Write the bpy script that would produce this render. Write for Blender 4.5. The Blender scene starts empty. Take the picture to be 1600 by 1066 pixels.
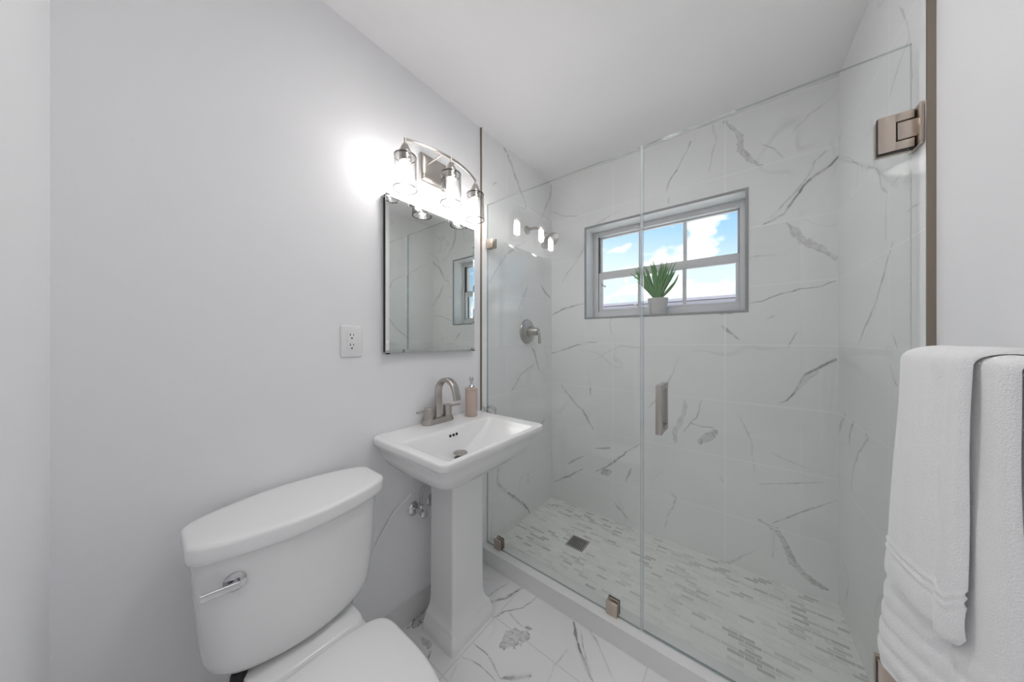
import bpy, bmesh, math, random
import numpy as np
from mathutils import Vector, Matrix

scene = bpy.context.scene
COL = scene.collection
random.seed(7)
rng = np.random.default_rng(5)

SKY_STRENGTH = 1.35
SKY_SHIFT = (1.9, 0.4, 0.3)
SUN_POWER = 7.0
HALL_POWER = 6.5
BULB_STRENGTH = 54.0
FILL_STRENGTH = 9.6

# ------------------------------------------------------------------ camera
CAM_Z = 1.29
cam_data = bpy.data.cameras.new('camera')
cam_data.sensor_width = 36.0
cam_data.lens = 36.0 * 463.0 / 1600.0
cam_data.shift_y = -(533.0 - 530.6) / 1600.0
cam_data.clip_start = 0.01
cam = bpy.data.objects.new('camera', cam_data)
cam.location = (0, 0, CAM_Z)
cam.rotation_euler = (math.pi / 2, 0, math.atan2(363.0, 463.0))
COL.objects.link(cam)
scene.camera = cam

# ------------------------------------------------------------------ colour management
vs = scene.view_settings
scene.display_settings.display_device = 'sRGB'
vs.view_transform = 'Standard'
vs.look = 'None'
vs.gamma = 1.0
vs.use_curve_mapping = False
vs.exposure = 0.74
scene.cycles.max_bounces = 14
scene.cycles.transparent_max_bounces = 24
scene.cycles.glossy_bounces = 6
scene.cycles.diffuse_bounces = 8

# ------------------------------------------------------------------ sky
world = bpy.data.worlds.new('sky')
scene.world = world
world.use_nodes = True
wn, wl = world.node_tree.nodes, world.node_tree.links
wn.clear()
w_out = wn.new('ShaderNodeOutputWorld')
w_bg = wn.new('ShaderNodeBackground')
w_bg.inputs['Strength'].default_value = SKY_STRENGTH
w_tc = wn.new('ShaderNodeTexCoord')
w_sep = wn.new('ShaderNodeSeparateXYZ')
wl.new(w_tc.outputs['Generated'], w_sep.inputs[0])
w_grad = wn.new('ShaderNodeValToRGB')                      # pale horizon to blue
w_grad.color_ramp.elements[0].position = 0.19
w_grad.color_ramp.elements[0].color = (0.42, 0.50, 0.54, 1)
w_grad.color_ramp.elements[1].position = 0.45
w_grad.color_ramp.elements[1].color = (0.09, 0.235, 0.47, 1)
e = w_grad.color_ramp.elements.new(0.30); e.color = (0.22, 0.365, 0.51, 1)
w_az = wn.new('ShaderNodeMath'); w_az.operation = 'MULTIPLY_ADD'
w_az.inputs[1].default_value = 0.16; w_az.inputs[2].default_value = 0.015
wl.new(w_sep.outputs['X'], w_az.inputs[0])
w_add = wn.new('ShaderNodeMath'); w_add.operation = 'ADD'
wl.new(w_sep.outputs['Z'], w_add.inputs[0]); wl.new(w_az.outputs[0], w_add.inputs[1])
wl.new(w_add.outputs[0], w_grad.inputs[0])
w_map = wn.new('ShaderNodeMapping')
w_map.inputs['Scale'].default_value = (1.0, 1.0, 1.9)
w_map.inputs['Location'].default_value = SKY_SHIFT
wl.new(w_tc.outputs['Generated'], w_map.inputs[0])
w_noise = wn.new('ShaderNodeTexNoise')
w_noise.inputs['Scale'].default_value = 7.5
w_noise.inputs['Detail'].default_value = 7
w_noise.inputs['Roughness'].default_value = 0.52
wl.new(w_map.outputs[0], w_noise.inputs['Vector'])
w_ramp = wn.new('ShaderNodeValToRGB')
w_ramp.color_ramp.elements[0].position = 0.50
w_ramp.color_ramp.elements[1].position = 0.60
wl.new(w_noise.outputs['Fac'], w_ramp.inputs[0])
w_mix = wn.new('ShaderNodeMixRGB')
w_mix.inputs['Color2'].default_value = (0.72, 0.72, 0.72, 1)
wl.new(w_ramp.outputs[0], w_mix.inputs['Fac'])
wl.new(w_grad.outputs[0], w_mix.inputs['Color1'])
wl.new(w_mix.outputs[0], w_bg.inputs['Color'])
wl.new(w_bg.outputs[0], w_out.inputs[0])


def area_light(name, loc, rot, sx, sy, power, color=(1, 1, 1)):
    d = bpy.data.lights.new(name, 'AREA')
    d.shape = 'RECTANGLE'
    d.size, d.size_y = sx, sy
    d.energy = power
    d.color = color
    o = bpy.data.objects.new(name, d)
    o.location, o.rotation_euler = loc, rot
    COL.objects.link(o)
    return o


# ceiling lamp of the room the door opens to, behind the camera
area_light('hall_ceiling_lamp', (-0.35, -0.85, 2.50), (0, 0, 0), 1.6, 1.0, HALL_POWER, (1.0, 0.99, 0.985))

# sun over the left side of the house: lights the yard outside, not the room directly
sun_d = bpy.data.lights.new('sun', 'SUN')
sun_d.energy = SUN_POWER
sun_d.angle = 0.009
sun_o = bpy.data.objects.new('sun', sun_d)
sun_o.rotation_euler = Vector((0.62, 0.12, -0.78)).to_track_quat('-Z', 'Y').to_euler()
COL.objects.link(sun_o)

# ------------------------------------------------------------------ helpers
def socket(node, name):
    return node.inputs[name]


def new_mat(name):
    m = bpy.data.materials.new(name)
    m.use_nodes = True
    nt = m.node_tree
    return m, nt.nodes, nt.links, nt.nodes['Principled BSDF']


def mat(name, color, rough=0.5, metal=0.0, noise=0.0, nscale=30.0, bump=0.0, bscale=80.0, spec=0.5, coat=0.0, sheen=0.0):
    m, n, l, b = new_mat(name)
    b.inputs['Roughness'].default_value = rough
    b.inputs['Metallic'].default_value = metal
    b.inputs['Specular IOR Level'].default_value = spec
    b.inputs['Coat Weight'].default_value = coat
    b.inputs['Coat Roughness'].default_value = 0.04
    b.inputs['Sheen Weight'].default_value = sheen
    tc = n.new('ShaderNodeTexCoord')
    nz = n.new('ShaderNodeTexNoise')
    nz.inputs['Scale'].default_value = nscale
    nz.inputs['Detail'].default_value = 4
    l.new(tc.outputs['Object'], nz.inputs['Vector'])
    mx = n.new('ShaderNodeMixRGB')
    mx.inputs['Color1'].default_value = (*[c * (1 - noise) for c in color], 1)
    mx.inputs['Color2'].default_value = (*[min(1, c * (1 + noise)) for c in color], 1)
    l.new(nz.outputs['Fac'], mx.inputs['Fac'])
    l.new(mx.outputs[0], b.inputs['Base Color'])
    if bump:
        bz = n.new('ShaderNodeTexNoise')
        bz.inputs['Scale'].default_value = bscale
        bz.inputs['Detail'].default_value = 3
        l.new(tc.outputs['Object'], bz.inputs['Vector'])
        bp = n.new('ShaderNodeBump')
        bp.inputs['Strength'].default_value = bump
        bp.inputs['Distance'].default_value = 0.004
        l.new(bz.outputs['Fac'], bp.inputs['Height'])
        l.new(bp.outputs[0], b.inputs['Normal'])
    return m


def brushed(name, color, rough, stretch=(1, 1, 40)):
    m, n, l, b = new_mat(name)
    b.inputs['Metallic'].default_value = 1.0
    tc = n.new('ShaderNodeTexCoord')
    mp = n.new('ShaderNodeMapping')
    mp.inputs['Scale'].default_value = stretch
    l.new(tc.outputs['Object'], mp.inputs[0])
    nz = n.new('ShaderNodeTexNoise')
    nz.inputs['Scale'].default_value = 60
    l.new(mp.outputs[0], nz.inputs['Vector'])
    mr = n.new('ShaderNodeMapRange')
    mr.inputs['To Min'].default_value = rough - 0.06
    mr.inputs['To Max'].default_value = rough + 0.08
    l.new(nz.outputs['Fac'], mr.inputs['Value'])
    l.new(mr.outputs[0], b.inputs['Roughness'])
    b.inputs['Base Color'].default_value = (*color, 1)
    return m


def thin_glass(name, tint, refl=1.0, seeded=0.0, haze=0.0, edge=None):
    """clear sheet glass: straight-through transmission plus Fresnel (Schlick) reflection"""
    m = bpy.data.materials.new(name)
    m.use_nodes = True
    n, l = m.node_tree.nodes, m.node_tree.links
    n.clear()
    out = n.new('ShaderNodeOutputMaterial')
    tr = n.new('ShaderNodeBsdfTransparent')
    tr.inputs['Color'].default_value = (*tint, 1)
    gl = n.new('ShaderNodeBsdfGlossy')
    gl.inputs['Roughness'].default_value = 0.0
    gl.inputs['Color'].default_value = (1, 1, 1, 1)
    geo = n.new('ShaderNodeNewGeometry')
    dot = n.new('ShaderNodeVectorMath'); dot.operation = 'DOT_PRODUCT'
    l.new(geo.outputs['Incoming'], dot.inputs[0])
    l.new(geo.outputs['Normal'], dot.inputs[1])
    ab = n.new('ShaderNodeMath'); ab.operation = 'ABSOLUTE'
    l.new(dot.outputs['Value'], ab.inputs[0])
    om = n.new('ShaderNodeMath'); om.operation = 'SUBTRACT'; om.inputs[0].default_value = 1.0
    l.new(ab.outputs[0], om.inputs[1])
    pw = n.new('ShaderNodeMath'); pw.operation = 'POWER'; pw.inputs[1].default_value = 5.0
    l.new(om.outputs[0], pw.inputs[0])
    ma = n.new('ShaderNodeMath'); ma.operation = 'MULTIPLY_ADD'
    ma.inputs[1].default_value = 0.96 * refl
    ma.inputs[2].default_value = 0.04 * refl
    l.new(pw.outputs[0], ma.inputs[0])
    if edge is not None:                                 # longer way through the glass wall where it turns edge-on
        pe = n.new('ShaderNodeMath'); pe.operation = 'POWER'; pe.inputs[1].default_value = 2.5
        l.new(om.outputs[0], pe.inputs[0])
        me_ = n.new('ShaderNodeMixRGB')
        me_.inputs['Color1'].default_value = (*tint, 1); me_.inputs['Color2'].default_value = (*edge, 1)
        l.new(pe.outputs[0], me_.inputs['Fac']); l.new(me_.outputs[0], tr.inputs['Color'])
    mix = n.new('ShaderNodeMixShader')
    l.new(ma.outputs[0], mix.inputs['Fac'])
    l.new(tr.outputs[0], mix.inputs[1])
    l.new(gl.outputs[0], mix.inputs[2])
    last = mix
    if seeded:
        tc = n.new('ShaderNodeTexCoord')
        vo = n.new('ShaderNodeTexVoronoi'); vo.inputs['Scale'].default_value = 110
        l.new(tc.outputs['Object'], vo.inputs['Vector'])
        bp = n.new('ShaderNodeBump'); bp.inputs['Strength'].default_value = seeded
        bp.inputs['Distance'].default_value = 0.003
        l.new(vo.outputs['Distance'], bp.inputs['Height'])
        l.new(bp.outputs[0], gl.inputs['Normal'])
    if haze:
        df = n.new('ShaderNodeBsdfDiffuse'); df.inputs['Color'].default_value = (0.85, 0.9, 0.88, 1)
        mh = n.new('ShaderNodeMixShader'); mh.inputs['Fac'].default_value = haze
        l.new(last.outputs[0], mh.inputs[1]); l.new(df.outputs[0], mh.inputs[2])
        last = mh
    l.new(last.outputs[0], out.inputs[0])
    return m


def marble(name, base, vein_color, rough, ua, va, tile_w, tile_h, off_u, off_v, grout, mortar=0.003, faint=0.22, spec=0.5, seed=0.0):
    """polished marble-look tile; ua/va name the axes that run along the tile; hand-laid veins come from the
    mesh attributes 'vein_*', fine wandering veins and the joints from texture nodes"""
    m, n, l, b = new_mat(name)
    b.inputs['Roughness'].default_value = rough
    b.inputs['Specular IOR Level'].default_value = spec
    tc = n.new('ShaderNodeTexCoord')
    sp = n.new('ShaderNodeSeparateXYZ')
    l.new(tc.outputs['Object'], sp.inputs[0])
    cb = n.new('ShaderNodeCombineXYZ')
    l.new(sp.outputs[ua], cb.inputs['X']); l.new(sp.outputs[va], cb.inputs['Y'])
    mp = n.new('ShaderNodeMapping')
    mp.inputs['Location'].default_value = (off_u, off_v, 0)
    l.new(cb.outputs[0], mp.inputs[0])
    br = n.new('ShaderNodeTexBrick')
    br.offset = 0.0
    br.inputs['Scale'].default_value = 1.0
    br.inputs['Brick Width'].default_value = tile_w
    br.inputs['Row Height'].default_value = tile_h
    br.inputs['Mortar Size'].default_value = mortar
    br.inputs['Mortar Smooth'].default_value = 0.2
    l.new(mp.outputs[0], br.inputs['Vector'])
    # broad cloudiness
    cl = n.new('ShaderNodeTexNoise'); cl.inputs['Scale'].default_value = 2.2; cl.inputs['Detail'].default_value = 5
    l.new(tc.outputs['Object'], cl.inputs['Vector'])
    clr = n.new('ShaderNodeMapRange')
    clr.inputs['From Min'].default_value = 0.35; clr.inputs['From Max'].default_value = 0.7
    clr.inputs['To Min'].default_value = 0.0; clr.inputs['To Max'].default_value = 0.10
    l.new(cl.outputs['Fac'], clr.inputs['Value'])
    # thin wandering veins: distance of a warped noise from its middle value
    wn_ = n.new('ShaderNodeTexNoise'); wn_.inputs['Scale'].default_value = 1.1; wn_.inputs['Detail'].default_value = 3
    wn_.inputs['Roughness'].default_value = 0.5; wn_.inputs['Distortion'].default_value = 0.3
    mo = n.new('ShaderNodeMapping'); mo.inputs['Location'].default_value = (seed, seed * 1.7, seed * 0.6)
    l.new(tc.outputs['Object'], mo.inputs[0]); l.new(mo.outputs[0], wn_.inputs['Vector'])
    s1 = n.new('ShaderNodeMath'); s1.operation = 'SUBTRACT'; s1.inputs[1].default_value = 0.5
    l.new(wn_.outputs['Fac'], s1.inputs[0])
    s2 = n.new('ShaderNodeMath'); s2.operation = 'ABSOLUTE'; l.new(s1.outputs[0], s2.inputs[0])
    s3 = n.new('ShaderNodeMapRange'); s3.inputs['From Min'].default_value = 0.0; s3.inputs['From Max'].default_value = 0.006
    s3.inputs['To Min'].default_value = 1.0; s3.inputs['To Max'].default_value = 0.0
    l.new(s2.outputs[0], s3.inputs['Value'])
    pm = n.new('ShaderNodeTexNoise'); pm.inputs['Scale'].default_value = 3.1
    l.new(mo.outputs[0], pm.inputs['Vector'])
    pr = n.new('ShaderNodeMapRange'); pr.inputs['From Min'].default_value = 0.5; pr.inputs['From Max'].default_value = 0.68
    pr.inputs['To Max'].default_value = faint
    l.new(pm.outputs['Fac'], pr.inputs['Value'])
    s4 = n.new('ShaderNodeMath'); s4.operation = 'MULTIPLY'
    l.new(s3.outputs[0], s4.inputs[0]); l.new(pr.outputs[0], s4.inputs[1])
    # hand-laid veins: 'vein_dist' is the distance in half widths, sharpened and frayed here
    def M_(op, x, y=None, clamp=False):
        q = n.new('ShaderNodeMath'); q.operation = op; q.use_clamp = clamp
        for i, v in enumerate((x, y)):
            if v is None:
                continue
            if isinstance(v, (int, float)):
                q.inputs[i].default_value = v
            else:
                l.new(v, q.inputs[i])
        return q.outputs[0]

    def R_(v, a, b, c, d):
        q = n.new('ShaderNodeMapRange')
        q.interpolation_type = 'SMOOTHSTEP'
        for k, x in zip(('From Min', 'From Max', 'To Min', 'To Max'), (a, b, c, d)):
            q.inputs[k].default_value = x
        l.new(v, q.inputs['Value'])
        return q.outputs[0]

    def N_(scale, detail=3, rough=0.55):
        q = n.new('ShaderNodeTexNoise'); q.inputs['Scale'].default_value = scale
        q.inputs['Detail'].default_value = detail; q.inputs['Roughness'].default_value = rough
        l.new(tc.outputs['Object'], q.inputs['Vector'])
        return q.outputs['Fac']

    def A_(nm):
        q = n.new('ShaderNodeAttribute'); q.attribute_name = nm
        return q.outputs['Fac']
    dist, stren, broad = A_('vein_dist'), A_('vein_strength'), A_('vein_broad')
    fray = M_('MULTIPLY', M_('SUBTRACT', N_(38, 5, 0.65), 0.5), 2.2)
    dq = M_('ADD', dist, fray)
    brk = R_(N_(14, 3), 0.36, 0.56, 0.35, 1.0)
    core = M_('MULTIPLY', R_(dq, 0.35, 0.95, 1.0, 0.0), brk)
    halo = M_('MULTIPLY', R_(M_('ADD', dist, M_('MULTIPLY', fray, 0.8)), 0.6, 2.2, 0.30, 0.0), N_(22, 3))
    inside = R_(dq, 0.85, 1.05, 1.0, 0.0)
    rim = R_(M_('ABSOLUTE', M_('SUBTRACT', dq, 0.82)), 0.02, 0.18, 0.62, 0.0)
    strands = R_(M_('ABSOLUTE', M_('SUBTRACT', N_(19, 4, 0.6), 0.5)), 0.005, 0.035, 0.65, 0.0)
    patch = M_('MULTIPLY', inside, M_('MAXIMUM', M_('ADD', M_('MULTIPLY', N_(11, 3), 0.75), M_('MULTIPLY', strands, 0.70)), 0.0))
    patch = M_('MAXIMUM', patch, M_('MULTIPLY', rim, R_(N_(17, 2), 0.42, 0.58, 0.1, 1.0)))
    thin = M_('MAXIMUM', core, halo)
    pat = M_('ADD', M_('MULTIPLY', thin, M_('SUBTRACT', 1.0, broad)), M_('MULTIPLY', patch, broad))
    hand = M_('MULTIPLY', pat, M_('MULTIPLY', stren, 1.35))
    s6 = n.new('ShaderNodeMath'); s6.operation = 'MAXIMUM'
    l.new(s4.outputs[0], s6.inputs[0]); l.new(hand, s6.inputs[1])
    s7 = n.new('ShaderNodeMath'); s7.operation = 'ADD'; s7.use_clamp = True
    l.new(s6.outputs[0], s7.inputs[0]); l.new(clr.outputs[0], s7.inputs[1])
    mx = n.new('ShaderNodeMixRGB')
    mx.inputs['Color1'].default_value = (*base, 1); mx.inputs['Color2'].default_value = (*vein_color, 1)
    l.new(s7.outputs[0], mx.inputs['Fac'])
    mg = n.new('ShaderNodeMixRGB'); mg.inputs['Color2'].default_value = (*grout, 1)
    l.new(br.outputs['Fac'], mg.inputs['Fac']); l.new(mx.outputs[0], mg.inputs['Color1'])
    l.new(mg.outputs[0], b.inputs['Base Color'])
    return m


def mosaic(name):
    m, n, l, b = new_mat(name)
    b.inputs['Roughness'].default_value = 0.32
    tc = n.new('ShaderNodeTexCoord')
    br = n.new('ShaderNodeTexBrick')
    br.inputs['Scale'].default_value = 1.0
    br.inputs['Brick Width'].default_value = 0.056
    br.inputs['Row Height'].default_value = 0.0190
    br.inputs['Mortar Size'].default_value = 0.0014
    br.inputs['Bias'].default_value = 0.0
    br.inputs['Color1'].default_value = (0, 0, 0, 1)
    br.inputs['Color2'].default_value = (1, 1, 1, 1)
    br.inputs['Mortar'].default_value = (0.1, 0.1, 0.1, 1)
    br.offset = 0.37
    l.new(tc.outputs['Object'], br.inputs['Vector'])
    # each strip has a shade of its own; the greyer strips gather in drifts
    nz = n.new('ShaderNodeTexNoise'); nz.inputs['Scale'].default_value = 3.2; nz.inputs['Detail'].default_value = 2
    l.new(tc.outputs['Object'], nz.inputs['Vector'])
    ad = n.new('ShaderNodeMath'); ad.operation = 'MULTIPLY_ADD'; ad.inputs[1].default_value = 0.9; ad.inputs[2].default_value = -0.45
    l.new(nz.outputs['Fac'], ad.inputs[0])
    sm = n.new('ShaderNodeMath'); sm.operation = 'ADD'
    l.new(br.outputs['Color'], sm.inputs[0]); l.new(ad.outputs[0], sm.inputs[1])
    rp = n.new('ShaderNodeValToRGB')
    rp.color_ramp.elements[0].position = 0.0; rp.color_ramp.elements[0].color = (0.86, 0.87, 0.84, 1)
    rp.color_ramp.elements[1].position = 1.0; rp.color_ramp.elements[1].color = (0.54, 0.54, 0.52, 1)
    for p_, c_ in ((0.70, (0.78, 0.79, 0.76)), (0.90, (0.67, 0.675, 0.65))):
        e_ = rp.color_ramp.elements.new(p_); e_.color = (*c_, 1)
    l.new(sm.outputs[0], rp.inputs[0])
    mx = n.new('ShaderNodeMixRGB'); mx.inputs['Color2'].default_value = (0.88, 0.88, 0.86, 1)
    l.new(br.outputs['Fac'], mx.inputs['Fac']); l.new(rp.outputs[0], mx.inputs['Color1'])
    l.new(mx.outputs[0], b.inputs['Base Color'])
    bp = n.new('ShaderNodeBump'); bp.inputs['Strength'].default_value = 0.35; bp.inputs['Distance'].default_value = 0.002
    iv = n.new('ShaderNodeMath'); iv.operation = 'SUBTRACT'; iv.inputs[0].default_value = 1.0
    l.new(br.outputs['Fac'], iv.inputs[1]); l.new(iv.outputs[0], bp.inputs['Height'])
    l.new(bp.outputs[0], b.inputs['Normal'])
    return m


def emit(name, color, strength):
    m = bpy.data.materials.new(name)
    m.use_nodes = True
    n, l = m.node_tree.nodes, m.node_tree.links
    n.clear()
    out = n.new('ShaderNodeOutputMaterial')
    em = n.new('ShaderNodeEmission')
    em.inputs['Color'].default_value = (*color, 1)
    em.inputs['Strength'].default_value = strength
    l.new(em.outputs[0], out.inputs[0])
    return m


def terry(name):
    m, n, l, b = new_mat(name)
    b.inputs['Roughness'].default_value = 0.95
    b.inputs['Specular IOR Level'].default_value = 0.15
    b.inputs['Sheen Weight'].default_value = 0.35
    b.inputs['Base Color'].default_value = (0.93, 0.93, 0.935, 1)
    tc = n.new('ShaderNodeTexCoord')
    vo = n.new('ShaderNodeTexNoise'); vo.inputs['Scale'].default_value = 420; vo.inputs['Detail'].default_value = 3
    l.new(tc.outputs['Object'], vo.inputs['Vector'])
    bp = n.new('ShaderNodeBump'); bp.inputs['Strength'].default_value = 0.55; bp.inputs['Distance'].default_value = 0.004
    l.new(vo.outputs['Fac'], bp.inputs['Height'])
    l.new(bp.outputs[0], b.inputs['Normal'])
    return m


M = {}
M['paint'] = mat('white_wall_paint', (0.865, 0.865, 0.878), 0.6, noise=0.008, nscale=4, bump=0.05, bscale=220)
M['ceiling'] = mat('white_ceiling_paint', (0.93, 0.92, 0.92), 0.7, noise=0.006, nscale=4)
M['porcelain'] = mat('white_porcelain', (0.84, 0.84, 0.84), 0.18, noise=0.004, nscale=8)
M['plastic'] = mat('white_plastic', (0.83, 0.83, 0.83), 0.25, noise=0.004)
M['nickel'] = brushed('brushed_nickel', (0.50, 0.47, 0.44), 0.30)
M['warm_nickel'] = brushed('warm_brushed_nickel', (0.60, 0.52, 0.45), 0.30)
M['strip'] = brushed('satin_metal_strip', (0.30, 0.255, 0.215), 0.40)
M['window_strip'] = mat('satin_grey_strip', (0.30, 0.30, 0.30), 0.45, noise=0.03)
M['chrome'] = mat('polished_chrome', (0.66, 0.66, 0.67), 0.06, metal=1.0)
M['dark'] = mat('dark_rubber', (0.015, 0.015, 0.015), 0.5)
M['black'] = mat('black_gap_shadow', (0.02, 0.02, 0.02), 0.6)
M['mirror'] = mat('mirror_silver', (0.80, 0.82, 0.80), 0.0, metal=1.0)
M['glass'] = thin_glass('clear_shower_glass', (0.980, 0.989, 0.985), 1.0)
M['glass_edge'] = thin_glass('glass_cut_edge', (0.60, 0.66, 0.65), 1.5, haze=0.06)
M['seal'] = thin_glass('clear_vinyl_seal', (0.88, 0.89, 0.92), 2.0, haze=0.22)
M['pane'] = thin_glass('window_pane_glass', (0.985, 0.99, 0.99), 0.12)
M['shade'] = thin_glass('seeded_lamp_glass', (0.93, 0.93, 0.93), 1.0, seeded=0.35, edge=(0.36, 0.355, 0.355))
M['shade_rim'] = thin_glass('lamp_glass_rim', (0.44, 0.435, 0.435), 1.0)
M['bulb'] = emit('glowing_bulb', (1.0, 0.965, 0.94), BULB_STRENGTH)
M['window_frame'] = mat('white_aluminium', (0.66, 0.66, 0.67), 0.45, noise=0.03, nscale=15)
M['soap'] = mat('beige_stoneware', (0.52, 0.42, 0.36), 0.6, noise=0.06, nscale=120)
M['pot'] = mat('pale_stone_pot', (0.58, 0.57, 0.56), 0.85, noise=0.12, nscale=60, bump=0.3, bscale=120)
M['soil'] = mat('dark_soil', (0.05, 0.04, 0.03), 0.95, noise=0.3)
M['leaf'] = mat('green_leaf', (0.13, 0.30, 0.10), 0.45, noise=0.35, nscale=40)
M['fill_white'] = emit('added_fill_diffuser', (1.0, 0.985, 0.97), FILL_STRENGTH)  # glow of the added ceiling fill
M['stem'] = mat('dark_green_stem', (0.07, 0.12, 0.07), 0.5, noise=0.2)
M['braid'] = mat('braided_steel', (0.5, 0.48, 0.44), 0.35, metal=1.0, noise=0.3, nscale=900)
M['grey_rubber'] = mat('grey_hose', (0.25, 0.25, 0.24), 0.6)
M['tube'] = mat('white_tubing', (0.93, 0.93, 0.92), 0.4)
M['terry'] = terry('white_terry')
M['roof'] = mat('mauve_grey_fascia', (0.40, 0.37, 0.41), 0.7, noise=0.05)
M['stucco'] = mat('pale_stucco', (0.60, 0.57, 0.56), 0.9, noise=0.05)
M['ground'] = mat('pale_concrete_ground', (0.55, 0.53, 0.50), 0.95, noise=0.1)
VEIN = (0.30, 0.295, 0.29)
BASE = (0.87, 0.872, 0.87)
GROUT = (0.90, 0.90, 0.89)
M['tile_back'] = marble('marble_tile_back', BASE, VEIN, 0.035, 'X', 'Z', 0.63, 0.315, 0.085 + 0.63 * 4, 0.0, GROUT, seed=0.0)
M['tile_side'] = marble('marble_tile_side', BASE, VEIN, 0.035, 'Y', 'Z', 0.63, 0.315, 0.41, 0.0, GROUT, seed=3.1)
M['tile_floor'] = marble('marble_tile_floor', (0.88, 0.88, 0.885), (0.26, 0.25, 0.24), 0.22, 'X', 'Y', 0.61, 0.305, 0.30, 0.185, (0.70, 0.70, 0.69), seed=5.3, mortar=0.0025)
M['tile_plain'] = marble('marble_slab', (0.82, 0.82, 0.815), VEIN, 0.15, 'X', 'Z', 9.0, 9.0, 4.5, 4.5, GROUT, seed=1.2, faint=0.0)
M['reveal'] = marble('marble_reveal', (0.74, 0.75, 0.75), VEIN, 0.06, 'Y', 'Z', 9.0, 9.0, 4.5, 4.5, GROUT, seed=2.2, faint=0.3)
M['base_tile'] = mat('baseboard_tile', (0.72, 0.72, 0.71), 0.2, noise=0.03, nscale=5)
M['mosaic'] = mosaic('marble_mosaic')


def origin_of(o):
    v = Vector((0, 0, 0))
    while o is not None:
        v += o.location
        o = o.parent
    return v


def finish(name, bm, material, parent=None, origin=None, smooth=35.0, kind=None):
    """link one bmesh (built in world coordinates) as one mesh object"""
    off = origin_of(parent) if parent is not None else Vector(origin or (0, 0, 0))
    bmesh.ops.remove_doubles(bm, verts=bm.verts, dist=1e-6)
    bmesh.ops.recalc_face_normals(bm, faces=bm.faces)
    bmesh.ops.translate(bm, verts=bm.verts, vec=-off)
    me = bpy.data.meshes.new(name)
    bm.to_mesh(me)
    bm.free()
    mats = material if isinstance(material, (list, tuple)) else [material]
    for k in mats:
        me.materials.append(k)
    o = bpy.data.objects.new(name, me)
    COL.objects.link(o)
    if parent is not None:
        o.parent = parent
    else:
        o.location = off
    if smooth is not None:
        for p in me.polygons:
            p.use_smooth = True
        try:
            me.set_sharp_from_angle(angle=math.radians(smooth))
        except Exception:
            pass
    if kind:
        o['kind'] = kind
    return o


def structure(name, bm, material, **kw):
    return finish(name, bm, material, kind='structure', **kw)


def tag(o, label, cat, group=None):
    o['label'] = label
    o['category'] = cat
    if group:
        o['group'] = group
    return o


def thing(name, loc, label, cat, group=None):
    o = bpy.data.objects.new(name, None)
    o.empty_display_size = 0.05
    o.location = loc
    COL.objects.link(o)
    return tag(o, label, cat, group)


def copy_thing(root, loc, label, group=None):
    r = root.copy(); COL.objects.link(r)
    r.location = loc; r['label'] = label
    if group:
        r['group'] = group
    for ch in root.children:
        c = ch.copy(); COL.objects.link(c); c.parent = r
        for g in ch.children:
            d = g.copy(); COL.objects.link(d); d.parent = c
    return r


def box(bm, x0, x1, y0, y1, z0, z1, bevel=0.0, seg=2, mi=0):
    c = [(x, y, z) for x in (x0, x1) for y in (y0, y1) for z in (z0, z1)]
    v = [bm.verts.new(p) for p in c]
    fs = []
    for q in ((0, 1, 3, 2), (4, 6, 7, 5), (0, 4, 5, 1), (2, 3, 7, 6), (0, 2, 6, 4), (1, 5, 7, 3)):
        f = bm.faces.new([v[i] for i in q]); f.material_index = mi; fs.append(f)
    if bevel:
        es = list({e for f in fs for e in f.edges})
        bmesh.ops.bevel(bm, geom=es, offset=bevel, segments=seg, profile=0.5, affect='EDGES')
    return fs


def Box(*a, **k):
    bm = bmesh.new(); box(bm, *a, **k); return bm


def rrect(x0, x1, y0, y1, r, z, n=6):
    """rounded rectangle ring at height z"""
    r = min(r, (x1 - x0) / 2 - 1e-4, (y1 - y0) / 2 - 1e-4)
    pts = []
    for cx, cy, a0 in ((x1 - r, y1 - r, 0), (x0 + r, y1 - r, 90), (x0 + r, y0 + r, 180), (x1 - r, y0 + r, 270)):
        for k in range(n + 1):
            a = math.radians(a0 + 90.0 * k / n)
            pts.append((cx + r * math.cos(a), cy + r * math.sin(a), z))
    return pts


def loft(bm, rings, cap0=True, cap1=True, mi=0):
    vr = [[bm.verts.new(p) for p in r] for r in rings]
    n = len(vr[0])
    for a, b in zip(vr, vr[1:]):
        for i in range(n):
            f = bm.faces.new((a[i], a[(i + 1) % n], b[(i + 1) % n], b[i])); f.material_index = mi
    for flag, r in ((cap0, vr[0]), (cap1, vr[-1])):
        if flag:
            c = Vector((0, 0, 0))
            for v in r:
                c += v.co
            cv = bm.verts.new(c / n)
            for i in range(n):
                f = bm.faces.new((r[i], r[(i + 1) % n], cv)); f.material_index = mi
    return vr


def frame_of(d):
    d = Vector(d).normalized()
    u = d.cross(Vector((0, 0, 1)))
    if u.length < 1e-4:
        u = Vector((1, 0, 0))
    u.normalize()
    return d, u, d.cross(u).normalized()


def lathe(bm, base, axis, prof, n=32, mi=0, cap0=True, cap1=True):
    """prof: (distance along axis, radius)"""
    d, u, w = frame_of(axis)
    base = Vector(base)
    rings = []
    for h, r in prof:
        r = max(r, 1e-5)
        rings.append([base + d * h + (u * math.cos(2 * math.pi * k / n) + w * math.sin(2 * math.pi * k / n)) * r for k in range(n)])
    return loft(bm, rings, cap0, cap1, mi)


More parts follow.
